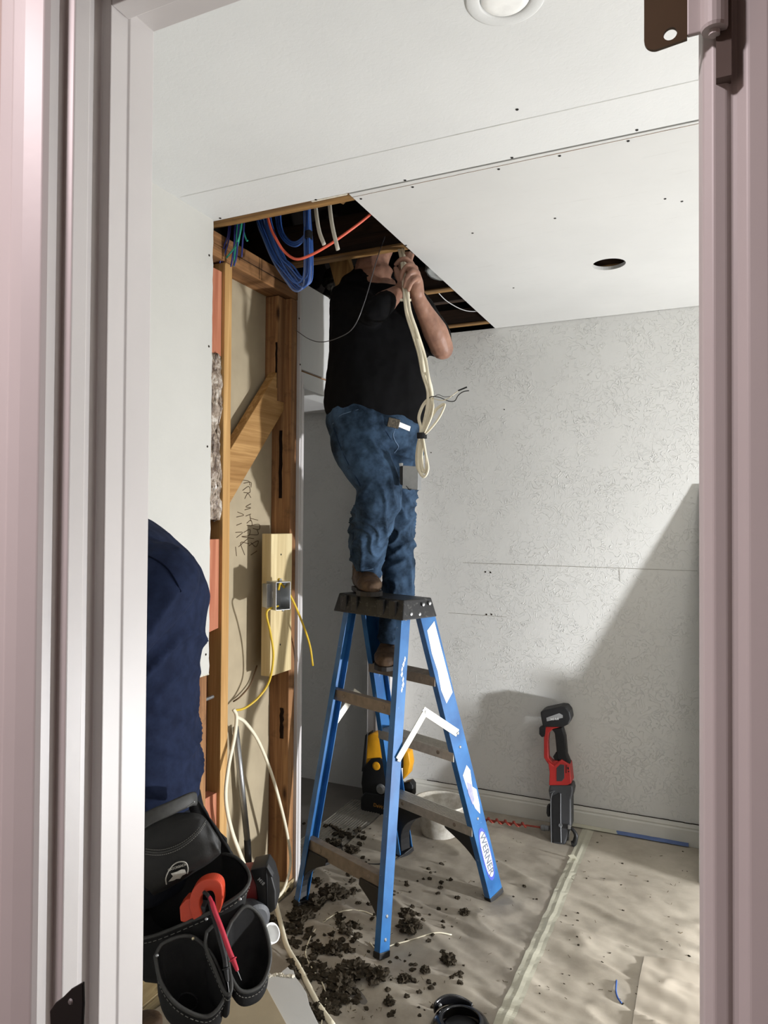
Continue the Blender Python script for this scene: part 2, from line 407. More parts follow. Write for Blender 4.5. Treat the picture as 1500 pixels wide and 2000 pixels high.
# hall: box round the camera
b = MB(); b.box((-1.6, YD0, 0), (-.683, YD1 - .005, ZC)); b.box((.057, YD0, 0), (XR, YD1 - .005, ZC)); b.box((-.683, YD0, 2.06), (.057, YD1 - .005, ZC)); struct('wall_front', b, M['hall'])
b = MB(); b.box((-1.6, -2.2, ZC), (XR, YD1, ZC + .02)); struct('ceiling_hall', b, M['hall'])
b = MB(); b.box((-1.65, -2.2, 0), (-1.6, YD0, ZC)); b.box((1.3, -2.2, 0), (1.35, YD0, ZC)); b.box((-1.65, -2.25, 0), (1.35, -2.2, ZC)); struct('wall_hall', b, M['hall'])
b = MB(); b.box((-1.6, YD1 - .005, 0), (-.69, YD1, ZC)); b.box((.06, YD1 - .005, 0), (XR, YD1, ZC)); b.box((-.69, YD1 - .005, 2.06), (.06, YD1, ZC)); struct('wall_front_inner', b, M['closet'])
# door frame: jamb, stop and moulded casing, left and right and head
Lp = [(-.598, .646), (-.598, .608), (-.5995, .606), (-.5985, .580), (-.612, .580), (-.612, .558), (-.603, .556), (-.6045, .537), (-.612, .535), (-.616, .535), (-.6165, .517), (-.620, .512), (-.640, .506), (-.655, .504), (-.660, .507), (-.676, .506), (-.681, .510), (-.684, .516), (-.684, .646)]
b = MB(); b.prism([(x, y, 0) for x, y in Lp], (0, 0, 2.05)); struct('trim_21', b, M['trim'], bev=.0012)
Rp = [(-.0075, .646), (-.0075, .56), (-.0068, .522), (-.0045, .514), (.002, .510), (.010, .511), (.0125, .514), (.016, .513), (.022, .508), (.034, .507), (.038, .513), (.041, .513), (.044, .507), (.055, .507), (.058, .514), (.058, .646)]
b = MB(); b.prism([(x, y, 0) for x, y in Rp][::-1], (0, 0, 2.05)); struct('trim_22', b, M['trim'], bev=.0012)
b = MB(); b.box((-.70, .535, 2.03), (.1, .646, 2.07)); b.box((-.74, .506, 2.036), (.12, .53, 2.11)); b.box((-.598, .58, 2.018), (-.008, .605, 2.03)); struct('trim_23', b, M['trim'], bev=.0012)
# attic above the opening
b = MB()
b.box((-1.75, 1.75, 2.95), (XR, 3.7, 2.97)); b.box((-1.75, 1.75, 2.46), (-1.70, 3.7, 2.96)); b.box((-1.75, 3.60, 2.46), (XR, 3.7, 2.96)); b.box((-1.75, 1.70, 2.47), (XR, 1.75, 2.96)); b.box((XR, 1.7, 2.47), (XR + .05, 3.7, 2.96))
struct('wall_attic', b, M['attic_shade'])

# ================================================================== THE OPENED STUD BAY
XS = XL - .013                                             # face plane of the studs
def stud(y0, y1, z0, z1, mat, label, x0=None, cat='stud', name='wall_stud', g=None):
    b = MB(); b.box((XS - .089, y0, z0), (XS if x0 is None else x0, y1, z1))
    return tag(ob(name, b, mat, bev=.002), label, cat, g)
stud(1.988, 2.028, .04, 2.345, M['wood_y'], 'narrow yellow-edged wall stud standing just right of the red blocks')
stud(1.872, 1.912, .04, .95, M['wood'], 'wall stud showing under the cut end of the left drywall')
stud(2.417, 2.459, .04, 2.345, M['wood'], 'scarred brown end stud beside the white corner strip of the closet opening')
stud(2.365, 2.415, 1.93, 2.345, M['wood'], 'short brown stud piece nailed to the top of the end stud', XS - .03)
stud(1.914, 1.986, .04, 2.30, M['wood_dark'], 'dark reddish board standing deep between the two left studs', XS - .055, 'board', 'backing_board')
def block(z0, z1, slant, label):
    b = MB(); x = XS - .012
    b.prism([(x, 1.914, z0), (x, 1.986, z0 + slant), (x, 1.986, z1), (x, 1.914, z1)], (-.04, 0, 0))
    return tag(ob('blocking', b, M['wood_red'], bev=.0015), label, 'wood block')
block(2.02, 2.312, .0, 'uppermost reddish wood block between the left studs, just under the top plate')
block(1.08, 1.395, .012, 'reddish wood block with knife marks, at the height of the navy shirt')
block(.22, .535, .0, 'lowest reddish wood block, right of the tool pouch, with debris on top')
# knots and marks on the blocks (real drips of pen and knife)
def mark(P, r, mat, name, label, cat, parent=None):
    b = MB(); b.tube(P, r, 5, smooth=4); o = ob(name, b, mat, parent)
    return o
# wrapped insulation in the gap
b = MB(); R = []
for i in range(40):
    z = 1.46 + i * .56 / 39; q = []
    for j in range(26):
        y = 1.913 + j * .073 / 25
        q.append((XS - .012 - .014 * abs(fbm((y * 26, z * 13, 3), 1, 3)) - .016 * abs(fbm((y * 70, z * 40, 8), 1, 2)), y, z + .008 * nz((y * 60, i * .2, 1))))
    R.append(q)
bm = b.bm; G = [[bm.verts.new(p) for p in r] for r in R]
for i in range(39):
    for j in range(25): bm.faces.new((G[i][j], G[i][j + 1], G[i + 1][j + 1], G[i + 1][j]))
t = NT('clear_plastic_wrap', .18, 0, .8); co = t.coord(); t.color(t.ramp(t.noise(co, 26, 6, .7, .6), [(.38, lin('57463a')), (.52, lin('9a8a79')), (.66, lin('d6cfc4'))])); t.bump(t.noise(co, 90, 5, .7, 1), .8, .004); M['wrap'] = t.m
o = ob('insulation_batt', b, M['wrap'], smooth=True); so = o.modifiers.new('thickness', 'SOLIDIFY'); so.thickness = .012; so.offset = -1
tag(o, 'crinkled plastic-wrapped insulation stuffed in the narrow gap left of the yellow stud', 'insulation')
# top plates and floor plate
b = MB(); b.box((XS - .089, 1.90, 2.348), (XS, 2.462, 2.388)); b.box((XS - .089, 1.90, 2.391), (XS, 2.462, 2.431))
tag(ob('top_plate', b, M['plate'], bev=.002), 'brown double top plate running over the open stud bay, pencil lines on it', 'beam')
b = MB()
for y in (2.19, 2.205): b.box((XS, y, 2.35), (XS + .0006, y + .0015, 2.43))
b.box((XS, 2.05, 2.3885), (XS + .0007, 2.44, 2.3905)); pl = bpy.data.objects['top_plate']
ob('pencil_mark', b, crackd, pl)
b = MB(); b.box((XS - .089, 1.60, 0), (XS + .003, 2.47, .038)); b.box((XS + .003, 1.62, 0), (XS + .006, 2.45, .030))
tag(ob('sill_plate', b, M['sill'], bev=.003), 'pale sill plate on the floor under the open stud bay', 'beam')
# diagonal brace
b = MB(); b.prism([(-1.545, 2.415, 2.10), (-1.545, 2.415, 1.90), (-1.545, 2.03, 1.475), (-1.545, 2.03, 1.665)], (-.038, 0, 0))
tag(ob('diagonal_brace', b, wood('brace_fir', '8a6438', 'bd9560', 1, ring=1), bev=.002), 'diagonal wooden brace across the upper half of the open bay', 'brace')
# handwriting on the tan board
pen = plain('brown_marker_ink', '4a3826', .8, 0, .1, .1)
def stroke_text(name, rows, parent=None):
    b = MB()
    for pts in rows: b.tube([at(x, y, X=-1.6022) for x, y in pts], .0012, 5, smooth=4)
    return b
rows = [[(478, 1084), (470, 1060), (486, 1062)], [(484, 1052), (466, 1068)], [(476, 1040), (488, 1034), (486, 1046), (472, 1048), (496, 1052)], [(482, 1022), (490, 1016), (492, 1026), (482, 1026)], [(480, 1008), (490, 1004)], [(478, 996), (490, 992), (480, 990), (490, 984)],
        [(478, 974), (484, 964), (490, 972)], [(474, 958), (486, 950), (488, 962), (476, 962)], [(476, 944), (490, 942), (490, 952)], [(470, 945), (470, 938), (486, 940), (488, 948)],
        [(490, 1084), (502, 1076)], [(486, 1066), (504, 1056), (500, 1068), (490, 1060)], [(488, 1044), (504, 1044), (502, 1034)], [(492, 1026), (506, 1024), (506, 1034), (494, 1032)], [(488, 1012), (504, 1016)], [(490, 1018), (488, 1006)],
        [(462, 1086), (460, 1068)], [(462, 1050), (474, 1040), (460, 1040)], [(462, 1026), (472, 1022)], [(462, 1010), (476, 1006), (464, 1000)]]
tag(ob('handwritten_note', stroke_text('n', rows), pen), 'handwritten note in brown marker on the tan board inside the bay', 'handwriting')
# new block with electrical box
root = thing('outlet_block', (XS, 2.345, .87), 'pale new pine block screwed to the end stud, holding the grey electrical box', 'wood block')
b = MB(); b.box((XS - .03, 2.268, .875), (XS + .012, 2.415, 1.41)); ob('pine_board', b, M['wood_new'], root, .002)
for z in (1.33, .985):
    b = MB(); b.lathe([(.004, 0), (.003, .001)], (XS + .0122, 2.335, z), (1, 0, 0), 10); ob('screw', b, scr, root)
c = at(524, 1162, X=XS + .055)
bx = thing('electrical_box', c, 'grey metal switch box with a dark open front on the pine block', 'electrical box')
b = MB(); u = V((.9, -.436, 0)); vv = V((.436, .9, 0)); n = V((0, 0, 1))
c = V((XS + .066, 2.236, 1.185))
W2, D2, H2, T2 = .030, .034, .050, .0025
# open front faces the room toward +u; shell of five plates
b.obox(c - vv * W2, u, vv, n, (D2, T2 / 2, H2)); b.obox(c + vv * W2, u, vv, n, (D2, T2 / 2, H2)); b.obox(c + n * H2, u, vv, n, (D2, W2, T2 / 2)); b.obox(c - n * H2, u, vv, n, (D2, W2, T2 / 2)); b.obox(c - u * D2, u, vv, n, (T2 / 2, W2, H2))
b.obox(c - vv * (W2 + .001) + n * H2 * .1, u, vv, n, (D2 * .4, .002, .012)); b.obox(c - vv * W2 * 1.25 - u * D2 * .6, u, vv, n, (D2 * .5, W2 * .3, H2 * .86))
ob('metal_shell', b, M['steel'], bx, .001)
for p, q, r_ in ((c + n * H2 + u * .01, c + n * (H2 + .012) + u * .01, .007), (c - n * (H2 + .01) + vv * .02, c - n * H2 + vv * .02, .005)):
    b = MB(); b.cyl(p, q, r_, 10); ob('clamp_screw', b, M['steel'], bx)
b = MB(); b.obox(c - u * .01 - vv * .014, u, vv, n, (.001, .008, .02)); ob('paper_label', b, M['white'], bx)
# yellow cable: out of the box top, down to the right; second one from below
def cable(name, P, r, mat, label, cat='cable', g=None, flat=None, parent=None, n=8):
    b = MB(); b.tube(P, r, n, flat=flat)
    o = ob(name, b, mat, parent, smooth=True)
    return tag(o, label, cat, g) if parent is None else o
P = [c + u * .0 + n * (H2 - .03), c + u * .012 + n * (H2 + .006), at(545, 1135, X=XS + .07), at(568, 1165, X=XS + .075), at(590, 1215, X=XS + .08), at(605, 1260, X=XS + .08), at(611, 1300, X=XS + .08)]
cable('yellow_cable', P, .0042, M['romex_y'], 'short yellow cable curving out of the top of the grey electrical box')
P = [c - n * (H2 - .01), at(521, 1195, X=XS + .05), at(528, 1235, X=XS + .045), at(534, 1280, X=XS + .04), at(526, 1330, X=XS + .02), at(505, 1362, X=XS), at(478, 1383, X=XS - .02), at(455, 1388, X=XS - .03)]
cable('yellow_cable', P, .0042, M['romex_y'], 'yellow cable drooping from the bottom of the electrical box to the left stud')
P = [at(502, 1300, X=-1.59), at(490, 1335, X=-1.59), at(470, 1360, X=-1.59), at(456, 1370, X=-1.59)]
cable('thin_brown_wire', P, .003, plain('brown_wire', '5c4326', .6), 'thin brown wire hanging against the tan board behind the yellow cable')
# white cables in the lower bay
P = [at(456, 1385, X=XS), at(462, 1400, X=XS + .01), at(458, 1440, X=XS + .02), at(446, 1500, X=XS + .03), at(441, 1560, X=XS + .04), at(452, 1620, X=XS + .05), at(470, 1670, X=XS + .07), at(484, 1706, X=XS + .08)]
cable('white_cable', P, .0052, M['romex'], 'white flat cable dropping from the stud to behind the black battery', flat=(1.5, (0, 1, 0)))
P = [at(462, 1400, X=XS), at(480, 1412, X=XS + .01), at(505, 1448, X=XS + .02), at(530, 1510, X=XS + .03), at(550, 1580, X=XS + .04), at(563, 1640, X=XS + .04), at(567, 1690, X=XS + .04), at(555, 1735, X=XS + .05), at(540, 1755, X=XS + .07)]
cable('white_cable', P, .0052, M['romex'], 'long white cable arching across the lower bay down to the sill plate', flat=(1.4, (0, 1, 0)))
P = [at(468, 1400, X=-1.575), at(475, 1500, X=-1.57), at(482, 1590, X=-1.56), at(484, 1650, X=-1.55)]
b = MB(); b.tube([at(460, 1420, X=-1.58), at(483, 1640, X=-1.56)], .0115, 14, smooth=0); r0 = thing('metal_conduit', at(483, 1690, X=-1.56), 'grey metal conduit leaning at the back of the lower bay', 'pipe'); ob('pipe', b, M['steel'], r0, smooth=True)
b = MB(); b.cyl(at(483, 1640, X=-1.56), at(486, 1700, X=-1.55), .0125, 14); ob('dark_end', b, M['black'], r0, smooth=True)
b = MB(); b.tube([(XS - .02, 1.915, .86), (XS - .02, 1.97, .862)], .006, 8, smooth=0); tag(ob('metal_rod', b, M['steel']), 'short grey rod bridging the gap beside the bare stud', 'rod')
# stain strips on the end stud
chm = plain('charred_mark', '1f150f', .9, 0, .1)
for k, (p, q, w_) in enumerate((((XS - .045, 2.4165, 1.55), (XS - .04, 2.4165, 1.82), .014), ((XS - .03, 2.4165, .60), (XS - .035, 2.4165, .72), .016), ((XS - .035, 2.3645, 1.98), (XS - .037, 2.3645, 2.16), .008))):
    b = MB(); zz0, zz1 = p[2], q[2]
    b.prism([(p[0] + w_ * (.5 + .3 * nz((i * .9, k, 2))), p[1] - .0025, zz0 + (zz1 - zz0) * i / 8) for i in range(9)] + [(p[0] - w_ * (.5 + .3 * nz((i * .9, k, 7))), p[1] - .0025, zz0 + (zz1 - zz0) * i / 8) for i in range(8, -1, -1)], (0, .002, 0))
    ob('burn_mark', b, chm, bpy.data.objects['wall_stud.002' if k < 2 else 'wall_stud.003'])

# ================================================================== THE OPENING IN THE CEILING
def joist(y0, y1, z0, z1, x0, x1, mat, label, name='ceiling_joist'):
    b = MB(); b.box((x0, y0, z0), (x1, y1, z1)); return tag(ob(name, b, mat, bev=.002), label, 'joist')
joist(1.918, 1.972, ZC + .003, 2.56, XL - .1, 1.2, M['joist'], 'joist along the torn front edge of the ceiling opening')
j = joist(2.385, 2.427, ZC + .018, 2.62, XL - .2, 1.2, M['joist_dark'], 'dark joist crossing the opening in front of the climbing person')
b = MB(); b.box((XL - .2, 2.378, ZC + .012), (1.2, 2.430, ZC + .019)); ob('lit_underside', b, M['joist'], j)  # paler strip paints the light caught from below
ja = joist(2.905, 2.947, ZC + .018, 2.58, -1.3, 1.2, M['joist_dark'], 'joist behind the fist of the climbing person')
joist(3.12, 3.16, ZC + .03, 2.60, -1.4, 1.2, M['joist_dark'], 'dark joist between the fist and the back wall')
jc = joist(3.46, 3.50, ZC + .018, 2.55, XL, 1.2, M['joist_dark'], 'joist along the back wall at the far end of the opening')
b = MB(); b.box((-1.3, 2.903, ZC + .013), (1.2, 2.949, ZC + .0185)); ob('lit_underside', b, M['joist'], ja)  # lit underside painted by a paler strip here too
b = MB(); b.box((XL, 3.458, ZC + .013), (1.2, 3.502, ZC + .0185)); ob('lit_underside', b, M['joist'], jc)  # paler strip again for the painted underside light
b = MB(); b.bar((-1.36, 2.60, ZC - .03), (-1.44, 2.62, 2.66), .085, .038, (0, 1, 0)); tag(ob('truss_web', b, wood('plywood_web', '9c7648', 'c8a068', 2)), 'light brown slanting brace behind the dark joist', 'brace')
b = MB(); b.bar((-1.20, 2.20, 2.60), (-1.02, 2.14, 2.68), .06, .04); tag(ob('truss_chord', b, M['joist']), 'small slanting timber under the perforated strap in the opening', 'brace')
b = MB(); b.ball((-1.02, 2.83, 2.535), .075, 1.1, 1, .7, 3); o = ob('foil_duct', b, plain('foil_insulation', 'b9bcbb', .3, .8, .6, .2, 30, .9, 60), smooth=True); displace(o, lambda p, n: .008 * fbm(p, 40, 3)); tag(o, 'wrinkled silver foil duct behind the fist of the climbing person', 'duct')
# torn edge of the old ceiling: brown paper and plaster shreds
b = MB(); n_ = 70
P0 = []; P1 = []
for i in range(n_ + 1):
    x = XL + .012 + i * .488 / n_; y = YS - .002 + .003 * nz((x * 40, 1, 1))
    P0.append((x, y, ZC + .0)); P1.append((x, y + .004 + .004 * nz((x * 60, 4, 1)), ZC + .014 + .003 * nz((x * 50, 9, 2))))
for i in range(n_): b.face([P0[i], P0[i + 1], P1[i + 1], P1[i]])
tag(ob('torn_board_edge', b, plain('torn_paper_edge', 'a27c55', .9, 0, .1, .25, 60, .8, 150)), 'torn brown paper edge along the front of the ceiling opening', 'torn edge')
b = MB()
for i in range(34):
    x = -1.13 + i * .0035; b.ball((x, YS + .008 + .01 * nz((i, 3, 3)), ZC + .004 + .006 * nz((i, 8, 8))), .006, 1.2, .8, .8, 1)
tag(ob('plaster_crumbs', b, M['core']), 'crumbly cream plaster stuck to the torn front edge of the opening', 'plaster', kind='stuff')
# black loose insulation above the header
b = MB(); b.ball((-1.45, 2.82, 2.50), .12, .9, 1.5, .62, 4); o = ob('loose_insulation', b, plain('sooty_insulation', '2a2723', .95, 0, .05, .5, 70, 1, 120)); displace(o, lambda p, n: .03 * fbm(p, 18, 4) + .012 * nz(p, 90)); tag(o, 'clump of dark loose insulation hanging over the header board', 'insulation', kind='stuff')
# bundle of blue data cables
root = thing('blue_cable_bundle', at(575, 560, Y=2.2), 'hanging coil of blue data cables bound with black tape in the ceiling opening', 'cable bundle')
YC = 2.10
ba = [(515, 430), (528, 470), (545, 510), (565, 545), (585, 568), (600, 560), (603, 520), (602, 470), (600, 420)]
for k in range(11):
    ox = (k % 6) * 5.2 - 13 + 2 * nz((k, 9, 9)); dy = YC + .012 * (k % 3) + .01 * nz((k, 0, 0)); sh = -(k * 2.6)
    P = [at(x + ox * (1 - .55 * i / 8) + 2.6 * nz((k, i * .8, 1)) , y + (sh if 2 < i < 7 else sh * .4), Y=dy + .006 * nz((i, k, 4))) for i, (x, y) in enumerate(ba)]
    P = [P[0] + V((-.01, 0, .12))] + P + [P[-1] + V((0, 0, .10))]
    b = MB(); b.tube(P, .0034, 7, smooth=6); ob('blue_cable', b, M['blue'] if k % 4 else plain('grey_blue_jacket', '5a6c94', .4), root, smooth=True)
for k in range(3):
    P = [at(535 + k * 5, 405, Y=YC + .05), at(541 + k * 4, 440, Y=YC + .05), at(555 + k * 3, 470 - k * 2, Y=YC + .04), at(577, 481 - k * 4, Y=YC + .03), at(594, 466 - k * 3, Y=YC + .02), at(600, 440, Y=YC + .01), at(600, 400, Y=YC + .01)]
    P[0] += V((0, 0, .06)); P[-1] += V((0, 0, .06)); b = MB(); b.tube(P, .0034, 7); ob('blue_cable', b, M['blue'], root, smooth=True)
a = at(600, 458, Y=YC - .004); b = MB(); b.loft([(a + V((0, .01, -.012)), RT, fwd, .0135, .020), (a + V((0, .01, .012)), RT, fwd, .0135, .020)], 18); ob('tape_band', b, M['tapec'], root, smooth=False)
# orange cable
P = [at(512, 405, Y=2.05), at(527, 440, Y=2.05), at(540, 468, Y=2.05), at(556, 492, Y=2.06), at(578, 506, Y=2.06), at(605, 499, Y=2.06), at(640, 480, Y=2.07), at(675, 456, Y=2.09), at(712, 428, Y=2.12), at(750, 395, Y=2.16)]
P[0] += V((0, 0, .05)); cable('orange_cable', P, .0047, M['orange'], 'orange cable sagging through the blue cable coil')
# cut green and dark blue cables at the left
root = thing('cut_cable_cluster', at(450, 500, Y=2.0), 'cluster of cut green and dark blue cables dangling at the opening left corner', 'cables')
specs = [([(444, 430), (446, 455), (438, 480), (429, 514)], 'violet'), ([(450, 430), (448, 460), (441, 490), (434, 512)], 'violet'), ([(456, 425), (458, 460), (456, 490), (451, 521)], 'violet'), ([(461, 425), (462, 465), (458, 495), (457, 520)], 'green'), ([(471, 425), (470, 450), (460, 480), (442, 504)], 'green'), ([(470, 425), (468, 460), (462, 490), (460, 512)], 'green'), ([(474, 425), (476, 450), (474, 470), (472, 502)], 'violet'), ([(472, 425), (475, 445), (481, 468), (484, 470)], 'green'), ([(465, 425), (464, 470), (462, 500), (457, 519)], 'violet')]
for k, (pp, mt) in enumerate(specs):
    P = [at(x, y, Y=1.98 + .006 * (k % 4)) for x, y in pp]; P[0] += V((0, .01, .06)); b = MB(); b.tube(P, .0029, 6); ob('green_wire' if mt == 'green' else 'blue_wire', b, M[mt], root, smooth=True)
# two white cut cables
for k, (pp, dy) in enumerate((([(612, 400), (622, 445), (633, 478)], 2.06), ([(640, 395), (648, 435), (660, 488)], 2.04))):
    P = [at(x, y, Y=dy) for x, y in pp]; P[0] += V((0, 0, .05))
    cable('white_cable_end', P, .0042, plain('aged_white_jacket', 'bdb8aa', .6), ('left', 'right')[k] + ' one of two white cable ends hanging beside the orange cable', flat=(1.7, (1, 0, 0)))
# long thin wires
P = [at(752, 462, Y=2.37), at(735, 510, Y=2.28), at(712, 590, Y=2.18), at(690, 640, Y=2.19), at(660, 660, Y=2.24), at(628, 668, Y=2.32), at(603, 662, Y=2.39), at(578, 645, X=XS + .004)]
cable('thin_grey_wire', P, .0016, plain('thin_wire_grey', '5a5a5c', .35, .3), 'thin grey wire looping from the joist across the black shirt to the end stud', n=6)
P = [at(845, 580, Y=3.0), at(880, 598, Y=3.1), at(915, 608, Y=3.2), at(940, 610, Y=3.25)]
P = [p + V((0, 0, 0)) for p in P]; cable('thin_white_wire', [V((-1.12, 3.0, 2.50)), V((-1.10, 3.1, 2.475)), V((-1.06, 3.25, 2.47)), V((-.98, 3.34, 2.485))], .002, plain('thin_wire_white', 'cfcfcf', .4), 'thin white wire sagging in the dark opening near the back wall', n=6)

# old flush ceiling light at the top edge of the view
b = MB(); c = V((-.355, 1.318, ZC)); b.lathe([(.076, 0), (.076, -.002), (.072, -.004), (.052, -.005), (.048, -.002), (.048, 0)], c, (0, 0, 1), 48)
root = thing('flush_ceiling_light', c, 'round white flush ceiling light at the top edge of the view', 'ceiling light'); ob('trim_ring', b, M['ceil'], root, smooth=True)
b = MB(); b.lathe([(.047, -.002), (.043, -.006), (.03, -.008), (.0, -.009)], c, (0, 0, 1), 48); ob('diffuser', b, plain('frosted_diffuser', 'f4f4f0', .35), root, smooth=True)

# leaning sheet at the right end of the back wall, and unseen boxes added to cast the stepped wall shadow
b = MB(); b.prism([(-.045, 3.18, .0), (-.045, 3.195, .0), (-.045, 3.543, 1.62), (-.045, 3.528, 1.62)], (1.1, 0, 0)); tag(ob('leaning_board', b, M['board'], bev=.001), 'white sheet of board leaning on the back wall at the right door casing', 'board')
b = MB(); b.box((.32, 3.125, .03), (.52, 3.21, .57)); tag(ob('shadow_box', b, plain('shadow_box_brown', 'a07c55', .85), bev=.003), 'unseen brown box behind the right door casing, added to cast the wall shadow beside the red drill', 'box')
b = MB(); b.box((.36, 3.03, .03), (.50, 3.115, .435)); tag(ob('shadow_box', b, plain('shadow_box_brown_small', 'a07c55', .85), bev=.003), 'smaller unseen brown box in front of the taller one, added to widen the same wall shadow', 'box')
# hinge on the right casing
root = thing('door_hinge', (-.01, .50, 1.84), 'brown door hinge leaf with pink-painted knuckle on the right door casing', 'hinge')
YH = .502; hm = plain('bronze_hinge', '54442e', .5, .25, .5, .12, 30)
def hx(x, y): return at(x, y, Y=YH)
x0, x1 = hx(1258, 50).x, hx(1342, 50).x; zb = hx(1300, 92).z; yb0 = YH
b = MB(); bm = b.bm; R_ = .008; pts = []
for k in range(9):
    a = pi + (pi / 2) * k / 8; pts.append((x0 + R_ + cos(a) * R_, zb + R_ + sin(a) * R_))
pts += [(x1, zb + .002), (x1, zb + .085), (x0, zb + .085)]
hc = at(1309, 66, Y=YH); hr = .0042
bb = MB(); n = 36; edge = []
poly = [V((p[0], p[1])) for p in pts]
def hit(c, d):
    best = 9
    for i in range(len(poly)):
        a, e = poly[i], poly[(i + 1) % len(poly)] - poly[i]; den = d.x * e.y - d.y * e.x
        if abs(den) < 1e-9: continue
        q = a - c; t = (q.x * e.y - q.y * e.x) / den; s = (q.x * d.y - q.y * d.x) / den
        if t > 0 and -1e-6 <= s <= 1 + 1e-6: best = min(best, t)
    return best
cc = V((hc.x, hc.z)); dirs = sorted([(atan2(p.y - cc.y, p.x - cc.x)) for p in poly] + [2 * pi * k / n - pi for k in range(n)])
O = [cc + V((cos(a), sin(a))) * hit(cc, V((cos(a), sin(a)))) for a in dirs]; I = [cc + V((cos(a), sin(a))) * hr for a in dirs]
vs = [[bb.bm.verts.new((p.x, y, p.y)) for p in L] for y in (YH, YH + .0025) for L in (O, I)]; n = len(dirs)
for k in range(n):
    j = (k + 1) % n
    bb.bm.faces.new((vs[0][k], vs[0][j], vs[1][j], vs[1][k])); bb.bm.faces.new((vs[2][k], vs[3][k], vs[3][j], vs[2][j])); bb.bm.faces.new((vs[1][k], vs[1][j], vs[3][j], vs[3][k])); bb.bm.faces.new((vs[0][j], vs[0][k], vs[2][k], vs[2][j]))
bmesh.ops.remove_doubles(bb.bm, verts=bb.bm.verts, dist=1e-6)
ob('bare_leaf', bb, hm, root)
kx = hx(1385, 50).x
b = MB(); b.box((x1, YH - .0005, zb + .004), (kx, YH + .003, zb + .09)); ob('painted_leaf', b, M['trim'], root, .0008)
b = MB(); b.lathe([(.0075, 0), (.0082, .002), (.0082, .028), (.0070, .029), (.0070, .030), (.0082, .031), (.0082, .09)], (kx + .003, YH - .001, zb + .002), (0, 0, 1), 20); b.lathe([(.0035, -.003), (.0035, 0)], (kx + .003, YH - .001, zb + .002), (0, 0, 1), 12); ob('knuckle', b, M['trim'], root, smooth=False)
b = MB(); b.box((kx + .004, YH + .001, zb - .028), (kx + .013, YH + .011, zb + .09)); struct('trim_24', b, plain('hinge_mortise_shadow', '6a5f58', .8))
# black strike plate low on the left jamb
a = at(128, 1990, Y=.53); root = thing('strike_plate', a, 'black latch strike plate at the bottom of the left door casing', 'strike plate')
b = MB(); P = [(98, 2030), (96, 1975), (108, 1958), (122, 1948), (138, 1932), (162, 1918), (163, 1960), (160, 2030)]
b.prism([at(x, y, Y=.503) for x, y in P], (0, .003, 0)); ob('plate', b, plain('black_glossy_metal', '0c0c0d', .25, .2, .6), root, .002)
b = MB(); p = at(136, 1958, Y=.5015); b.lathe([(.003, 0), (.0022, -.0016), (0, -.002)], p + V((0, .0015, 0)), (0, 1, 0), 12); ob('screw', b, M['steel'], root)

# ================================================================== ON THE FLOOR
def sheet(name, corners, n, m_, hf, mat, thick=.0006, cut=None):
    a, b_, c, d = [V(p) for p in corners]; b = MB(); G = []
    for i in range(n + 1):
        r = []
        for j in range(m_ + 1):
            p = a.lerp(b_, j / m_).lerp(d.lerp(c, j / m_), i / n); p.z = hf(p, i / n, j / m_); r.append(b.bm.verts.new(p))
        G.append(r)
    for i in range(n):
        for j in range(m_): b.bm.faces.new((G[i][j], G[i][j + 1], G[i + 1][j + 1], G[i + 1][j]))
    o = ob(name, b, mat, smooth=True); return o
def wr(p, amt=1.0):                                        # crumple height: long soft ridges lying mostly across the room
    x, y = p.x, p.y; u = x * .93 - y * .34; v = x * .34 + y * .93
    big = fbm((u * 1.7 + .4 * nz((u * 2, v * 2, 5)), v * 6.2, 1.3), 1, 3)
    rid = 1 - abs(nz((u * 2.4, v * 8.5, 7.7))) * 2
    fine = fbm((u * 9, v * 20, 3.1), 1, 3)
    dist = min(1, max(0, (3.45 - y) / .5)); near = min(1.25, max(.35, 1.35 - (y - 1.9) * .6))
    for fx, fy in ((-1.406, 2.354), (-.976, 2.179), (-.791, 2.705), (-1.237, 2.948), (-.61, 3.32)): amt *= min(1, max(.0, (sqrt((x - fx) ** 2 + (y - fy) ** 2) - .025) / .13))
    return .003 + amt * dist * near * (.016 * big + .010 * max(0, rid) ** 3 + .0032 * fine + .009)
pp = NT('brown_masking_paper', .78, 0, .25); co = pp.coord()
base = pp.ramp(pp.noise(co, 5, 6, .65), [(.35, lin('8f877b')), (.65, lin('a8a092'))])
base = pp.mix(pp.ramp(pp.noise(co, 2.1, 6, .72, .4), [(.52, (0, 0, 0)), (.7, (.55, .55, .55))]), base, lin('6c6358'))
pp.color(base); pp.bump(pp.noise(co, 180, 4, .7), .25, .0012); M['paper'] = pp.m
pr = NT('lamplit_masking_paper', .75, 0, .3); co = pr.coord(); base = pr.ramp(pr.noise(co, 4, 6, .65), [(.35, lin('a49b8c')), (.65, lin('beb5a5'))]); base = pr.mix(pr.ramp(pr.noise(co, 1.8, 6, .72, .4), [(.5, (0, 0, 0)), (.72, (.4, .4, .4))]), base, lin('958b7d')); pr.color(base); pr.bump(pr.noise(co, 180, 4, .7), .25, .0012)  # paler than the left sheet, work light's brightness put into the colour
tag(sheet('masking_paper', [(-1.49, .70, 0), (-.52, .70, 0), (-.515, YB - .02, 0), (-1.49, YB - .02, 0)], 320, 110, lambda p, i, j: wr(p) , M['paper']), 'left sheet of wrinkled brown masking paper on the floor, under the ladder', 'floor paper')
tag(sheet('masking_paper', [(-.535, .70, 0), (XR, .70, 0), (XR, YB - .02, 0), (-.53, YB - .02, 0)], 300, 260, lambda p, i, j: wr(p) + .0012, pr.m), 'right sheet of wrinkled brown masking paper on the floor, right of the taped seam', 'floor paper')
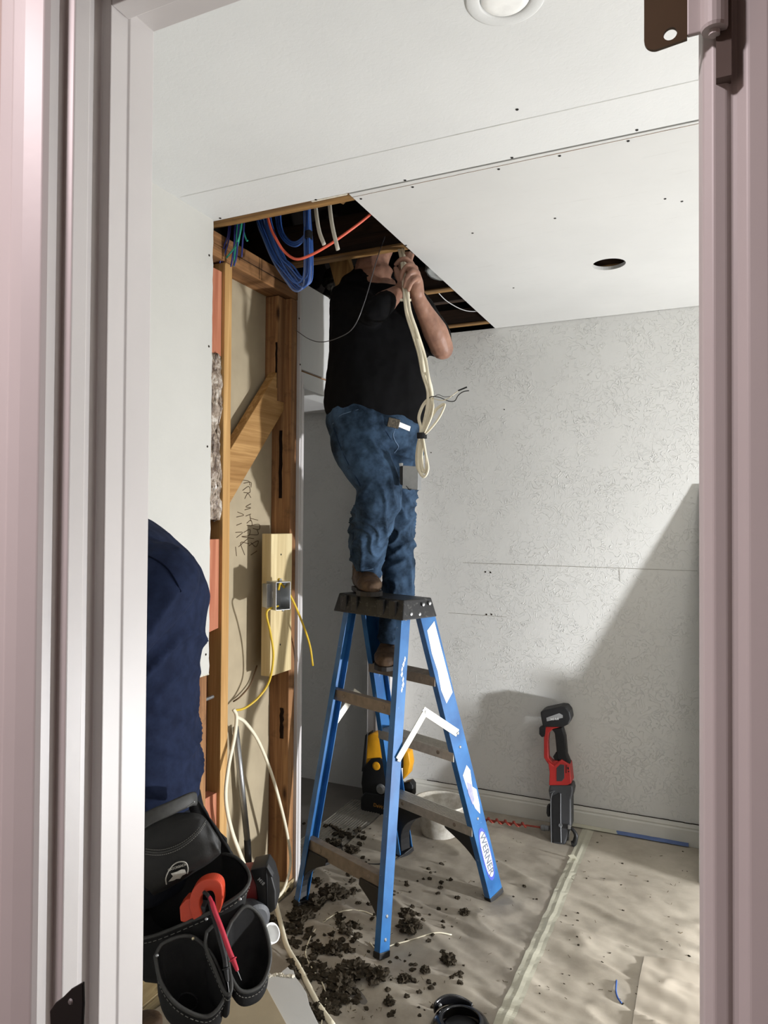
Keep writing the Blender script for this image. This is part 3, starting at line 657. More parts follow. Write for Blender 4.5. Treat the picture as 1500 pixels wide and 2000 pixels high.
fp = [at(1258, 1871, Z=.01), at(1420, 1905, Z=.01), at(1440, 2100, Z=.01), at(1225, 2060, Z=.01)]
tag(sheet('masking_paper', [fp[3], fp[2], fp[1], fp[0]], 40, 40, lambda p, i, j: wr(p, 1) + .006 + .002 * nz(p, 6), plain('paler_masking_paper', 'b9af9f', .75, 0, .25, .06, 6)), 'smooth paper piece lapped over the others at the bottom right corner', 'floor paper')
def strip(name, L, w, h, mat, label, cat, taper=0):
    b = MB(); P = spline(L, 10); P2 = []
    for a, c in zip(P, P[1:]):
        for k in range(3): P2.append(a.lerp(c, k / 3))
    P2.append(P[-1]); G = []
    for i, p in enumerate(P2):
        t = (P2[min(i + 1, len(P2) - 1)] - P2[max(i - 1, 0)]); t.z = 0; t.normalize(); s = V((t.y, -t.x, 0)); r = []
        for k in (-1, -.5, 0, .5, 1):
            q = p + s * w * k; q.z = max(wr(q), wr(q) + .0012) + h + (.0018 if k == 0 and name == 'masking_tape' else 0); r.append(b.bm.verts.new(q))
        G.append(r)
    for i in range(len(G) - 1):
        for k in range(4): b.bm.faces.new((G[i][k], G[i][k + 1], G[i + 1][k + 1], G[i + 1][k]))
    return tag(ob(name, b, mat), label, cat)
tp = plain('masking_tape', 'b7b4a2', .55, 0, .3, .06, 25)
strip('masking_tape', [at(940, 2100, Z=0), at(990, 2000, Z=0), at(1050, 1860, Z=0), at(1100, 1740, Z=0), at(1150, 1620, Z=0)], .026, .0016, tp, 'long strip of pale masking tape along the seam between the two paper sheets', 'tape')
b = MB(); p = at(1115, 1680, Z=.0); b.face([p + V((0, 0, .007)), p + V((.03, .005, .007)), p + V((.012, -.006, .03)), p + V((-.012, -.008, .022))]); tag(ob('tape_scrap', b, tp), 'small curled scrap of masking tape standing on the paper seam', 'tape')
def wallstrip(x0, x1, mat, label, z=.004):
    b = MB(); n = 20
    for i in range(n):
        xa = x0 + (x1 - x0) * i / n; xb = x0 + (x1 - x0) * (i + 1) / n
        f = lambda x, k: V((x, YB - .016 - .018 * k, .0095 + .010 * (1 - k) + .001 * nz((x * 30, k, 1))))
        b.face([f(xa, 0), f(xb, 0), f(xb, 1), f(xa, 1)])
    return tag(ob('edge_tape', b, mat), label, 'tape')
wallstrip(at(1204, 1632, Y=YB - .02).x, at(1345, 1662, Y=YB - .02).x, plain('blue_painters_tape', '5d6f9a', .6, 0, .3, .08, 30), 'blue painter tape along the foot of the back baseboard')
wallstrip(at(1085, 1606, Y=YB - .02).x, at(1206, 1632, Y=YB - .02).x, tp, 'cream tape along the foot of the back baseboard beside the red drill')

# ------------------------------------------------------------------ ladder
c0 = V((-1.10, 2.547, 0)); e1 = V((.93, -.37, 0)).normalized(); e2 = V((.37, .93, 0)).normalized(); ez = V((0, 0, 1))
def LP(a, b, z): return c0 + e1 * a + e2 * b + ez * z
ft = NT('blue_fibreglass_rail', .28, 0, .55); co = ft.coord(); ft.color(ft.mix(ft.ramp(ft.noise(co, 45, 6, .75), [(.66, (0, 0, 0)), (.72, (.7, .7, .7))]), ft.ramp(ft.noise(co, 9, 4), [(.3, lin('1d5186')), (.7, lin('3572ac'))]), lin('a9c4dc'))); ft.bump(ft.noise(ft.coord((200, 200, 5)), 1, 3), .12, .0006); M['frp'] = ft.m
lad = thing('step_ladder', (c0.x, c0.y, 0), 'blue fibreglass step ladder with black top cap, standing on the paper under the climbing person', 'ladder')
HT = 1.172
tops = {'A': (.158, -.072), 'B': (.165, .022)}; bots = {'A': (.235, -.294), 'B': (.256, .294)}; SH = -.045
def rail_pt(pair, s, z, z1=1.14):
    t = z / z1; a = bots[pair][0] * (1 - t) + tops[pair][0] * t; b_ = bots[pair][1] * (1 - t) + tops[pair][1] * t
    return LP(s * a + SH * t, b_, z)
for pair, wd in (('A', .046), ('B', .078)):
    for s in (-1, 1):
        p0, p1 = rail_pt(pair, s, .019), rail_pt(pair, s, 1.14); ax = (p1 - p0).normalized(); out = (e1 * s - ax * (e1 * s).dot(ax)).normalized(); ac = ax.cross(out)
        b = MB(); L = (p1 - p0).length / 2; c = (p0 + p1) / 2
        b.obox(c, out, ac, ax, (.0019, wd / 2, L))
        for k in (-1, 1): b.obox(c + ac * k * (wd / 2 - .0018) - out * .0125, out, ac, ax, (.0125, .0018, L))
        r = ob('rail', b, M['frp'], lad, .0008)
        b = MB(); b.obox(p0 - ax * .004 - out * .012, out, ac, ax, (.016, wd / 2 + .002, .010)); ob('rubber_foot', b, M['black'], r, .002)
        if s > 0:
            zz = (.06, .13, 1.10) if pair == 'A' else (.32, .60)
            b = MB()
            for z in zz:
                q = rail_pt(pair, s, z) + out * .0018; b.lathe([(.006, 0), (.006, .0012), (.003, .003)], q, out, 12)
            ob('rivets', b, M['steel'], r)['kind'] = 'stuff'
def tread(pair, z, dep, ht, mat, nm):
    l, r = rail_pt(pair, -1, z), rail_pt(pair, 1, z); u = (r - l).normalized(); v = ez.cross(u)
    b = MB(); c = (l + r) / 2; hl = (r - l).length / 2 - .002
    b.obox(c, u, v, ez, (hl, dep / 2, .0022)); b.obox(c - v * dep / 2 - ez * ht / 2, u, v, ez, (hl, .0018, ht / 2 + .002)); b.obox(c + v * dep / 2 - ez * ht / 3, u, v, ez, (hl, .0018, ht / 3))
    if dep > .04:
        for k in range(7): b.obox(c + v * (-.4 + k * .13) * dep + ez * .0028, u, v, ez, (hl, .0022, .0012))
    o = ob(nm, b, mat, lad, .0008)
    b = MB()
    for k in (-.62, .62):
        q = c + u * hl * k - v * (dep / 2 + .0018) - ez * ht * .45; b.lathe([(.008, 0), (.008, .0012), (.004, .0026)], q, -v, 12)
    ob('bracket_bolts', b, M['alu_worn'], o)['kind'] = 'stuff'
for z in (.295, .585, .875): tread('B', z, .076, .034, M['alu'] if z < .8 else M['alu_worn'], 'step')
tread('A', .245, .030, .045, M['alu_worn'], 'cross_bar'); tread('A', .80, .026, .038, M['alu_worn'], 'cross_bar')
# black moulded gussets
def gusset(pair, z, s, run, w):
    p0 = rail_pt(pair, s, z - .036); low = rail_pt(pair, s, .03); inn = p0 - e1 * s * run
    ax = (p0 - low).normalized(); v = e2 * (1 if pair == 'A' else 1)
    poly = [p0, inn, inn - ax * .022]
    for k in range(1, 10):
        t = k / 9; poly.append((inn - ax * .022).lerp(low - e1 * s * .022, t) + (e1 * s * .055 + ez * .02) * sin(pi * t) * .8)
    poly.append(low)
    b = MB(); b.prism([q - v * w / 2 for q in poly], v * w); ob('corner_brace', b, M['black'], lad, .003)
for s in (-1, 1): gusset('B', .295, s, .17, .055); gusset('A', .245, s, .13, .035)
# top cap
cc_ = c0 + e1 * (SH - .010) + e2 * -.026
b = MB(); vs = []
for (hl, hw, z) in ((.196, .093, 1.100), (.183, .074, HT)):
    for i, j in ((-1, -1), (1, -1), (1, 1), (-1, 1)): vs.append(b.bm.verts.new(cc_ + e1 * i * hl + e2 * j * hw + ez * z))
for f in ((3, 2, 1, 0), (4, 5, 6, 7), (0, 1, 5, 4), (1, 2, 6, 5), (2, 3, 7, 6), (3, 0, 4, 7)): b.bm.faces.new([vs[i] for i in f])
for k in (-.7, -.38, .38, .7): b.obox(cc_ + e1 * .198 * k - e2 * .085 + ez * 1.138, e1, e2, ez, (.018, .006, .030))
capm = NT('scuffed_black_plastic', .45, 0, .4); co = capm.coord(); capm.color(capm.mix(capm.ramp(capm.noise(co, 55, 8, .8, .5), [(.56, (0, 0, 0)), (.7, (.6, .6, .6))]), lin('1c1c1d'), lin('85837f'))); capm.bump(capm.noise(co, 160, 3), .3, .001)
cap = ob('top_cap', b, capm.m, lad, .004)
b = MB()
for dx, dz in ((-.045, -.016), (.0, -.020), (.02, .014), (.055, .016)):
    q = cc_ + e1 * (.196 - .0035 + .000) + e2 * dx + ez * (1.136 + dz); b.lathe([(.0075, -.001), (.0065, .0026), (.003, .004)], q, e1, 14)
ob('rivets', b, M['steel'], cap)['kind'] = 'stuff'
# spreader bars
spm = plain('bare_spreader_aluminium', 'd8d5c8', .4, .35, .5, .08, 40)
for s in (1, -1):
    a = rail_pt('A', s, .62) + e1 * s * .006; m_ = (rail_pt('A', s, .76) * .52 + rail_pt('B', s, .76) * .48) + e1 * s * .006; c = rail_pt('B', s, .655) + e1 * s * .006
    for p, q in ((a, m_), (m_ - (c - m_).normalized() * .015, c)):
        b = MB(); b.bar(p, q, .0035, .029, (0, 0, 1)); o = ob('spreader_bar', b, spm, lad, .001)
        b = MB()
        for r_ in (p, q): b.lathe([(.006, .0015), (.005, .004), (.002, .0045)], r_ - (q - p).normalized() * .0 + e1 * s * .001, e1 * s, 12)
        ob('pivot_rivets', b, M['steel'], o)['kind'] = 'stuff'
# stickers and the maker's badge on the outer face of the right step rail
pB0, pB1 = rail_pt('B', 1, .012), rail_pt('B', 1, 1.14); axB = (pB1 - pB0).normalized(); outB = (e1 - axB * e1.dot(axB)).normalized(); acB = axB.cross(outB)
def onB(h, v, lift=.0024): return rail_pt('B', 1, h) + acB * v + outB * lift
stk = plain('worn_white_sticker', 'e6e6e2', .5, 0, .4, .12, 90)
def patch(poly, mat, nm, lift=.0024, label=None):
    b = MB(); b.prism([onB(h, v, lift) for h, v in poly], outB * .0004); return ob(nm, b, mat, lad, label=label)
patch([(1.055, -.022), (1.075, .026), (.80, .030), (.775, -.015), (.83, -.026), (.90, -.020), (.97, -.027)], stk, 'white_sticker', label='large worn white sticker near the top of the rail')
patch([(.50, -.022), (.525, .01), (.50, .022), (.44, .012), (.42, .03), (.36, .026), (.33, .018), (.36, .0), (.43, -.016)], stk, 'torn_sticker', label='torn remains of a white and violet sticker')
patch([(.47, -.012), (.45, .010), (.39, .006), (.38, -.010), (.43, -.018)], plain('faded_violet_print', '8f8fc4', .5, 0, .4, .2, 80), 'sticker_print', .0030)
# badge oval, leaning with the rail
hb, vb = .180, .0
for k, (ra, rb, mt, lf) in enumerate(((.104, .029, plain('badge_blue', '3d4fb4', .4), .0024), (.090, .0235, plain('badge_white', 'e9e9ee', .4), .0030))):
    patch([(hb + cos(t) * ra * .985, vb + sin(t) * rb * (1 + .12 * cos(2 * t))) for t in [2 * pi * i / 30 for i in range(30)]], mt, 'badge_oval', lf)
def text_mesh(body, size, mtx, mat, nm, parent, ext=.0004, sx=1.0):
    cu = bpy.data.curves.new(nm, 'FONT'); cu.body = body; cu.size = size; cu.align_x = 'CENTER'; cu.align_y = 'CENTER'; cu.extrude = ext; cu.offset = size * .018
    t = bpy.data.objects.new(nm, cu); COL.objects.link(t); dg = bpy.context.evaluated_depsgraph_get(); me = bpy.data.meshes.new_from_object(t.evaluated_get(dg))
    bpy.data.objects.remove(t); bpy.data.curves.remove(cu)
    me.transform(wm(parent).inverted() @ mtx @ Matrix.Diagonal((sx, 1, 1, 1))); me.materials.clear(); me.materials.append(mat)
    o = bpy.data.objects.new(nm, me); COL.objects.link(o); o.parent = parent; WM[o.name] = wm(parent).copy(); return o
def frame(o, x, y):                                       # matrix with text x and y directions
    x = V(x).normalized(); z = x.cross(V(y)).normalized(); y = z.cross(x); m = Matrix((x, y, z)).transposed().to_4x4(); m.translation = V(o); return m
text_mesh('WERNER', .041, frame(onB(hb, vb, .0038), -axB, acB.cross(V((0, 0, 0))) if False else outB.cross(-axB)), plain('badge_lettering', '5b6270', .5), 'badge_lettering', lad, sx=1.0)
b = MB(); q = rail_pt('B', -1, .70) - e1 * 0; ob_ = None
# paint splashes on the near rail
b = MB(); pA = rail_pt('A', 1, .90); axA = (rail_pt('A', 1, 1.14) - rail_pt('A', 1, .012)).normalized(); outA = (e1 - axA * e1.dot(axA)).normalized(); acA = axA.cross(outA)
for k in range(7):
    q = pA + axA * (-.05 + k * .018) + acA * (.006 * sin(k * 1.3)) + outA * .0022
    b.prism([q + acA * -.003 * (1 + k % 2), q + axA * .014 + acA * .001, q + axA * .006 + acA * .006, q - axA * .008 + acA * .002], outA * .0004)
ob('paint_splash', b, stk, lad)['kind'] = 'stuff'

# ------------------------------------------------------------------ red right-angle drill leaning on the wall
def dp(x, y, dy=0): return at(x, y, Y=3.315 + (1650 - y) / 270 * .135 + dy)
red = plain('red_tool_plastic', 'b02c28', .42, 0, .45, .06, 20); dkg = plain('charcoal_tool_plastic', '3a3b3d', .5, 0, .4, .08, 30); gry = plain('grey_gearcase', '77797b', .42, .3, .5, .08, 30)
base = dp(1100, 1652); drill = thing('angle_drill', (base.x, base.y + .03, 0), 'red and black right-angle drill standing on its nose against the back wall', 'power drill')
def dprism(name, pts, mat, dy=0, th=.06, parent=drill, bev=.004, label=None):
    b = MB(); b.prism([dp(x, y, dy) for x, y in pts], (0, th, 0)); return ob(name, b, mat, parent, bev, seg=3, label=label)
bt = dprism('battery', [(1055, 1391), (1062, 1387), (1095, 1380), (1105, 1381), (1112, 1390), (1115, 1405), (1110, 1415), (1098, 1421), (1060, 1420), (1057, 1405)], M['black'], -.012, .085, bev=.006)
b = MB(); b.prism([dp(x, y, -.0135) for x, y in ((1067, 1402), (1092, 1393), (1099, 1397), (1099, 1402), (1068, 1409))], (0, .002, 0)); ob('battery_label', b, plain('label_grey', '8b8c8c', .5), bt)
a = dp(1083, 1404.5, -.0142); text_mesh('XC 5.0', .0135, frame(a, V((1, 0, .18)), (0, 0, 1)), plain('label_white', 'd8d8d8', .5), 'battery_lettering', bt)
dprism('front_strut', [(1066, 1418), (1098, 1412), (1104, 1409), (1102, 1418), (1080, 1424), (1072, 1432), (1070, 1450), (1071, 1480), (1078, 1488), (1085, 1486), (1094, 1488), (1082, 1500), (1070, 1492), (1062, 1480), (1062, 1440), (1064, 1428)], red, 0, .04)
dprism('grip', [(1076, 1424), (1098, 1420), (1104, 1440), (1107, 1475), (1113, 1490), (1112, 1498), (1100, 1492), (1088, 1482), (1085, 1450), (1083, 1432)], M['black'], 0, .042, bev=.006)
dprism('trigger', [(1085, 1470), (1089, 1474), (1092, 1486), (1084, 1486), (1080, 1478)], M['black'], .008, .022, bev=.002)
dprism('hook', [(1053, 1421), (1065, 1416), (1066, 1438), (1058, 1440), (1053, 1434)], M['black'], .0, .03, bev=.002)
bd = dprism('motor_housing', [(1070, 1488), (1082, 1496), (1096, 1484), (1112, 1494), (1116, 1530), (1108, 1534), (1072, 1534), (1073, 1508)], red, -.012, .075)
dprism('vent_panel', [(1087, 1500), (1094, 1493), (1102, 1494), (1102, 1520), (1097, 1526), (1087, 1526)], dkg, -.0135, .02, parent=bd, bev=.001)
for k, pts in enumerate(([(1105, 1494), (1106.5, 1494), (1106.5, 1510), (1105, 1510)], [(1108, 1498), (1111, 1499), (1111, 1503), (1108, 1502)], [(1109, 1506), (1112, 1506), (1112, 1508), (1109, 1508)])): dprism('vent_slot', pts, M['black'], -.0128, .01, parent=bd, bev=0)
gc = dprism('gear_housing', [(1073, 1534), (1117, 1534), (1119, 1545), (1117, 1556), (1115, 1562), (1115, 1615), (1110, 1630), (1104, 1650), (1093, 1650), (1078, 1648), (1073, 1620), (1074, 1565), (1071, 1545)], dkg, -.015, .08, bev=.008)
b = MB(); b.loft([(dp(1107, y, .008), (1, 0, 0), (0, 1, 0), r, r) for y, r in ((1540, .024), (1558, .023), (1564, .019), (1600, .018), (1618, .016), (1640, .010))], 20); ob('nose_tube', b, gry, drill, smooth=True)
b = MB(); b.prism([dp(x, y, -.017) for x, y in ((1079, 1556), (1092, 1548), (1094, 1552), (1094, 1645), (1080, 1645))], (0, .004, 0)); ob('dark_inlay', b, M['black'], gc, .001)
b = MB(); b.tube([dp(x, y, -.0175) for x, y in ((1095, 1550), (1095, 1600), (1096, 1646))], .0012, 6); b.tube([dp(x, y, -.0175) for x, y in ((1074, 1548), (1084, 1545), (1076, 1560), (1077, 1646))], .0011, 6, smooth=3); ob('light_seam', b, gry, gc)
b = MB(); b.lathe([(.009, 0), (.009, .003), (.005, .003), (.0045, .001), (0, .001)], dp(1095, 1612, -.016), (0, -1, 0), 18); ob('hex_screw', b, gry, gc)
b = MB(); b.prism([dp(x, y, .0) for x, y in ((1068, 1574), (1073, 1573), (1073, 1596), (1069, 1595), (1067, 1588))], (0, .03, 0)); ob('side_button', b, M['black'], drill, .002)
b = MB(); b.tube([dp(1108, 1616, -.01), dp(1118, 1620, -.015), dp(1125, 1632, -.015), dp(1122, 1646, -.01), dp(1118, 1648, -.008)], lambda t: .006 + .007 * t, 12); ob('side_handle_stub', b, M['black'], drill, smooth=True)
b = MB(); b.obox(dp(1112, 1615, -.02), (1, 0, 0), (0, 1, 0), (0, 0, 1), (.006, .005, .009)); ob('chrome_clip', b, M['steel'], drill, .001)
# auger bit in its chuck
root = thing('auger_bit', at(940, 1612, Y=3.36), 'red-brown auger bit lying along the foot of the back wall, held in the drill chuck', 'drill bit')
ca, cb = dp(1056, 1616, .02), dp(1073, 1618, .02); b = MB(); b.lathe([(.006, 0), (.013, .004), (.014, .018), (.012, .02), (.012, (cb - ca).length)], ca, (cb - ca), 16); ob('chuck', b, gry, root, smooth=False)
tip = at(905, 1600, Y=3.37); tip.z = .022; b = MB(); b.tube([ca, ca.lerp(tip, .18)], .0042, 10, smooth=0); b.tube([ca.lerp(tip, .18), tip], .003, 8, smooth=0); n_ = 110; L = []
ax = (tip - ca).normalized(); u = ax.orthogonal().normalized(); v = ax.cross(u)
for i in range(n_ + 1):
    t = .18 + .82 * i / n_; th = 2 * pi * 7.5 * i / n_; p = ca.lerp(tip, t); d = u * cos(th) + v * sin(th)
    L.append([p + d * .0125 - ax * .004, p + d * .0125 + ax * .004, p + d * .002 + ax * .0015, p + d * .002 - ax * .0015])
b.rings(L); ob('twist', b, plain('rusty_red_paint', '8a3b30', .5, .2, .4, .2, 60), root)

# ------------------------------------------------------------------ bucket and yellow tool behind the ladder
bk = at(850, 1640, Z=0); root = thing('plastic_bucket', (bk.x, bk.y + .03, 0), 'translucent white plastic bowl on the floor behind the lowest ladder step', 'bucket')
tb = NT('cloudy_white_plastic', .4, 0, .4); co = tb.coord(); tb.color(tb.ramp(tb.noise(co, 14, 6, .7), [(.4, lin('b9b2a4')), (.65, lin('e6e3da'))])); tb.b.inputs['Subsurface Weight'].default_value = .15; tb.b.inputs['Subsurface Radius'].default_value = (.02, .02, .02)
b = MB(); b.lathe([(.075, .008), (.085, .012), (.122, .15), (.128, .152), (.128, .158), (.118, .158), (.081, .016), (0, .014)], (bk.x, bk.y + .06, 0), (0, 0, 1), 40); ob('bowl', b, tb.m, root, smooth=True)
tz = at(742, 1592, Z=0); ylw = plain('yellow_tool_plastic', 'd99a1e', .45, 0, .45, .08, 20)
root = thing('cordless_saw', (tz.x, tz.y + .05, 0), 'yellow and black cordless power tool standing on its battery behind the ladder', 'power tool')
def yp(x, y, dy=0): return at(x, y, Y=tz.y + dy)
def yprism(name, pts, mat, dy, th, parent=root, bev=.006):
    b = MB(); b.prism([yp(x, y, dy) for x, y in pts], (.0, th, 0)); return ob(name, b, mat, parent, bev, 3)
bt = yprism('battery', [(704, 1558), (712, 1548), (800, 1562), (802, 1598), (716, 1592), (704, 1580)], M['black'], 0, .085)
text_mesh('DeWALT', .0235, frame(yp(746, 1577, -.0005), V((1, -.0, -.12)), (0, 0, 1)), plain('amber_lettering', 'a8742a', .5), 'battery_lettering', bt)
bd = yprism('motor_body', [(708, 1500), (724, 1482), (742, 1480), (756, 1492), (764, 1530), (790, 1545), (790, 1566), (708, 1552), (705, 1530)], M['black'], .008, .09)
yprism('yellow_shell', [(716, 1438), (728, 1432), (742, 1436), (750, 1482), (732, 1486), (722, 1496), (713, 1500)], ylw, .014, .07)
yprism('yellow_side', [(786, 1462), (798, 1470), (801, 1492), (797, 1512), (786, 1524)], ylw, .02, .06)
yprism('bridge', [(740, 1440), (790, 1462), (790, 1500), (760, 1505), (748, 1480)], M['black'], .02, .06)
yprism('rear_handle', [(786, 1530), (800, 1526), (806, 1534), (806, 1556), (798, 1560), (788, 1552)], M['black'], .01, .05)
b = MB(); b.lathe([(.021, -.001), (.020, .004), (.012, .006), (0, .006)], yp(735, 1496, .008), (0, -1, 0), 24); ob('yellow_knob', b, ylw, bd, smooth=False)
b = MB(); b.lathe([(.026, -.001), (.023, .006), (.014, .010), (.004, .010), (0, .009)], yp(744, 1541, .008), (0, -1, 0), 24); ob('steel_cover', b, M['steel'], bd)
yprism('black_back_edge', [(713, 1436), (718, 1432), (714, 1500), (706, 1508)], M['black'], .01, .07, bev=.002)
P = [at(665, 1640, Z=.012), at(672, 1668, Z=.012), at(700, 1684, Z=.012), at(735, 1688, Z=.012), at(765, 1682, Z=.012), at(790, 1668, Z=.02)]
cable('black_cord', P, .0032, M['black'], 'short black cord lying on the littered paper behind the ladder')

# ------------------------------------------------------------------ loose insulation litter
ins = plain('dirty_cellulose', '3a342b', .95, 0, .05, .45, 60, 1, 180)
def clump(b, c, r, seed, rag=.5, sub=3):
    bm = bmesh.new(); bmesh.ops.create_icosphere(bm, subdivisions=sub, radius=1)
    for v in bm.verts:
        n = v.co.normalized(); k = 1 + rag * fbm(n * 1.6 + V((seed, 0, 0)), 1.5, 4) + .25 * nz(n * 6 + V((0, seed, 0)))
        q = n * r * max(.2, k); q.z = max(q.z * .62, -r * .25); v.co = q
    mp = {v: b.bm.verts.new(c + v.co + V((0, 0, r * .22))) for v in bm.verts}
    for f in bm.faces: b.bm.faces.new([mp[v] for v in f.verts])
    bm.free()
rng = random.Random(3)
def fl(x, y, h=0): p = at(x, y, Z=.006); p.z = wr(p) + h; return p
b = MB()
zones = [((560, 700), (1700, 1990), 330), ((590, 740), (1610, 1690), 90), ((520, 640), (1730, 1830), 130), ((570, 700), (1880, 2000), 120), ((700, 900), (1690, 1990), 90), ((800, 1350), (1620, 1990), 55)]
for (xa, xb), (ya, yb), n in zones:
    for i in range(n):
        x, y = rng.uniform(xa, xb), rng.uniform(ya, yb); sp = xa > 690
        if not sp and nz((x / 60, y / 60, 2)) < -.08: continue
        r = rng.uniform(.002, .005) if xa >= 800 else (rng.uniform(.004, .010) if sp else rng.uniform(.004, .015)); clump(b, fl(x, y), r, rng.random() * 99, .9, 2)
o = ob('insulation_litter', b, ins); tag(o, 'litter of dark crumbled insulation strewn over the paper around the ladder feet', 'debris', kind='stuff')
# fine fibres and grit
b = MB()
for i in range(420):
    x = rng.gauss(650, 60) if i % 3 else rng.uniform(560, 1350); y = rng.uniform(1620, 1995)
    if x < 545: continue
    p = fl(x, y, .002); a = rng.uniform(0, 2 * pi); L = rng.uniform(.004, .013); b.tube([p, p + V((cos(a) * L, sin(a) * L, rng.uniform(0, .006)))], rng.uniform(.0005, .0011), 4, smooth=0)
tag(ob('insulation_fibres', b, plain('dry_fibre', '5d5240', .9, 0, .1, .4, 200)), 'fine dry fibres and grit scattered over the floor paper', 'debris', kind='stuff')
bigs = [(650, 1755, .034), (618, 1768, .03), (585, 1800, .032), (652, 1860, .026), (690, 1905, .036), (735, 1915, .03), (665, 1930, .036), (795, 1800, .024), (800, 1826, .034), (876, 1890, .022), (830, 1912, .014), (790, 1920, .018), (655, 1650, .022), (688, 1665, .026), (668, 1690, .022), (622, 1860, .02), (760, 1960, .014), (908, 1790, .016), (893, 1757, .009), (860, 1738, .008)]
for k, (x, y, r) in enumerate(bigs):
    b = MB(); p = fl(x, y); clump(b, p, r, k * 3.7, .75, 4); 
    for j in range(7): a = j * .9 + k; clump(b, p + V((cos(a), sin(a), .15 * (j % 3))) * r * .8, r * .42, j + k * 9, 1.0, 2)
    o = ob('insulation_clump', b, ins); tag(o, 'dark ragged clump of fallen insulation on the brown floor paper', 'debris', 'larger insulation clumps round the ladder')
for k, (x, y, lab) in enumerate(((1024, 1733, 'between the ladder foot and the taped seam'), (1003, 1754, 'just below the one right of the ladder foot'))):
    b = MB(); clump(b, fl(x, y), .007 if k == 0 else .004, k + 50, 1.0, 2); tag(ob('floor_crumb', b, ins), 'tiny dark crumb on the paper, ' + lab, 'debris')
# floor wires
cable('thin_white_wire', [fl(x, y, .004) for x, y in ((728, 1798), (705, 1791), (672, 1791), (640, 1803), (612, 1828), (598, 1858), (599, 1876), (612, 1902), (630, 1930), (637, 1960), (630, 2000), (622, 2040))], .0021, M['romex'], 'thin white wire snaking over the littered paper left of the near ladder foot')
cable('white_wire_offcut', [fl(x, y, .003) for x, y in ((722, 1846), (732, 1856), (745, 1858), (765, 1850), (800, 1845), (850, 1840), (882, 1837))], .0022, M['romex'], 'short white wire lying beside the foot of the nearest ladder rail')
cable('thick_white_cable', [fl(x, y, h) for x, y, h in ((528, 1786, .10), (546, 1826, .05), (560, 1862, .02), (585, 1905, .008), (603, 1940, .006), (622, 1975, .006), (650, 2020, .006))], .0052, M['romex'], 'thick flat white cable running past the broken gypsum scrap', flat=(1.6, (1, 0, 0)))
cable('blue_wire_offcut', [fl(x, y, .004) for x, y in ((1204, 1928), (1203, 1945), (1207, 1958), (1214, 1966))], .0026, M['blue'], 'tiny blue wire offcut on the paper near the lapped corner')
# broken gypsum scrap and tan board
b = MB(); P = [(508, 1905), (514, 1898), (522, 1896), (531, 1903), (536, 1908), (544, 1905), (552, 1896), (562, 1888), (566, 1893), (573, 1895), (577, 1908), (590, 1925), (598, 1938), (604, 1962), (622, 2000), (640, 2050), (560, 2070), (510, 1930)]
tl = lambda x, y, z=.05: at(x, y, Z=z + (2000 - y) * .0001)
b.prism([tl(x, y) for x, y in P], (0, .002, -.012)); tag(ob('gypsum_scrap', b, M['board'], bev=.001), 'broken white gypsum board scrap with a torn edge, right of the tool pouch', 'board scrap')
b = MB(); b.prism([at(x, y, Z=.06) for x, y in ((400, 1985), (470, 1935), (515, 1918), (565, 2010), (590, 2070), (420, 2100))], (0, 0, -.012)); tag(ob('tan_board_scrap', b, M['paperface'], bev=.001), 'tan board scrap on the floor under the tool pouch', 'board scrap')
b = MB()
for k in range(16): clump(b, tl(510 + k * 4.2 + rng.uniform(-2, 2), 1904 + rng.uniform(-4, 4), .050), rng.uniform(.003, .007), k + 7, 1.1, 2)
o = ob('torn_rim', b, M['core'], bpy.data.objects['gypsum_scrap']); o['kind'] = 'stuff'
# black shell at the bottom edge
kp = at(900, 2030, Z=0); root = thing('knee_pad', (kp.x, kp.y, 0), 'glossy black plastic knee pad lying at the bottom edge, cut off by the frame', 'knee pad')
gb = plain('glossy_black_plastic', '101012', .18, 0, .6, .1, 20)
b = MB(); b.lathe([(.088, .012), (.086, .03), (.076, .048), (.055, .060), (.05, .056), (.070, .044), (.078, .028), (.080, .010)], (kp.x, kp.y, 0), (0, 0, 1), 40, cap=False); b.rings([], cap=False) if False else None
ob('shell_rim', b, gb, root, smooth=True)
b = MB(); b.lathe([(.056, .030), (.045, .036), (.02, .038), (0, .038)], (kp.x, kp.y, 0), (0, 0, 1), 32); ob('inner_pad', b, M['black'], root, smooth=True)
b = MB(); b.loft([(V((kp.x, kp.y, 0)) + V((cos(a) * .088, sin(a) * .088, .035 + .022 * sin((a - 1.5) * 1.6))), (cos(a), sin(a), 0), (0, 0, 1), .004, .016) for a in [1.5 + k * .11 for k in range(14)]], 10); ob('side_flap', b, gb, root, smooth=True)
b = MB(); b.ball(V((kp.x - .075, kp.y + .035, .052)), .006, sub=2); ob('snap', b, M['steel'], root, smooth=True)

# ================================================================== THE MAN ON THE LADDER
skin = NT('skin', .5, 0, .4); co = skin.coord(); skin.color(skin.ramp(skin.noise(co, 22, 5, .6), [(.3, lin('79594b')), (.55, lin('946f5d')), (.75, lin('a37d69'))])); skin.b.inputs['Subsurface Weight'].default_value = .12; skin.b.inputs['Subsurface Radius'].default_value = (.012, .004, .002); skin.bump(skin.noise(co, 320, 3), .12, .0008); M['skin'] = skin.m
def cloth(name, c, c2, rough=.9, scale=30, weave=900):
    t = NT(name, rough, 0, .12); co = t.coord(); t.color(t.ramp(t.noise(co, scale, 5, .65), [(.36, lin(c)), (.68, lin(c2))])); t.bump(t.noise(co, weave, 2), .15, .0006); return t.m
M['shirt'] = cloth('black_cotton', '070708', '0c0c0e'); M['denim'] = cloth('blue_denim', '16222f', '40566f', .85, 11); M['navy'] = cloth('navy_cotton', '161d31', '1f2840')
M['boot'] = cloth('brown_leather', '33271e', '5c4a3a', .6, 18)
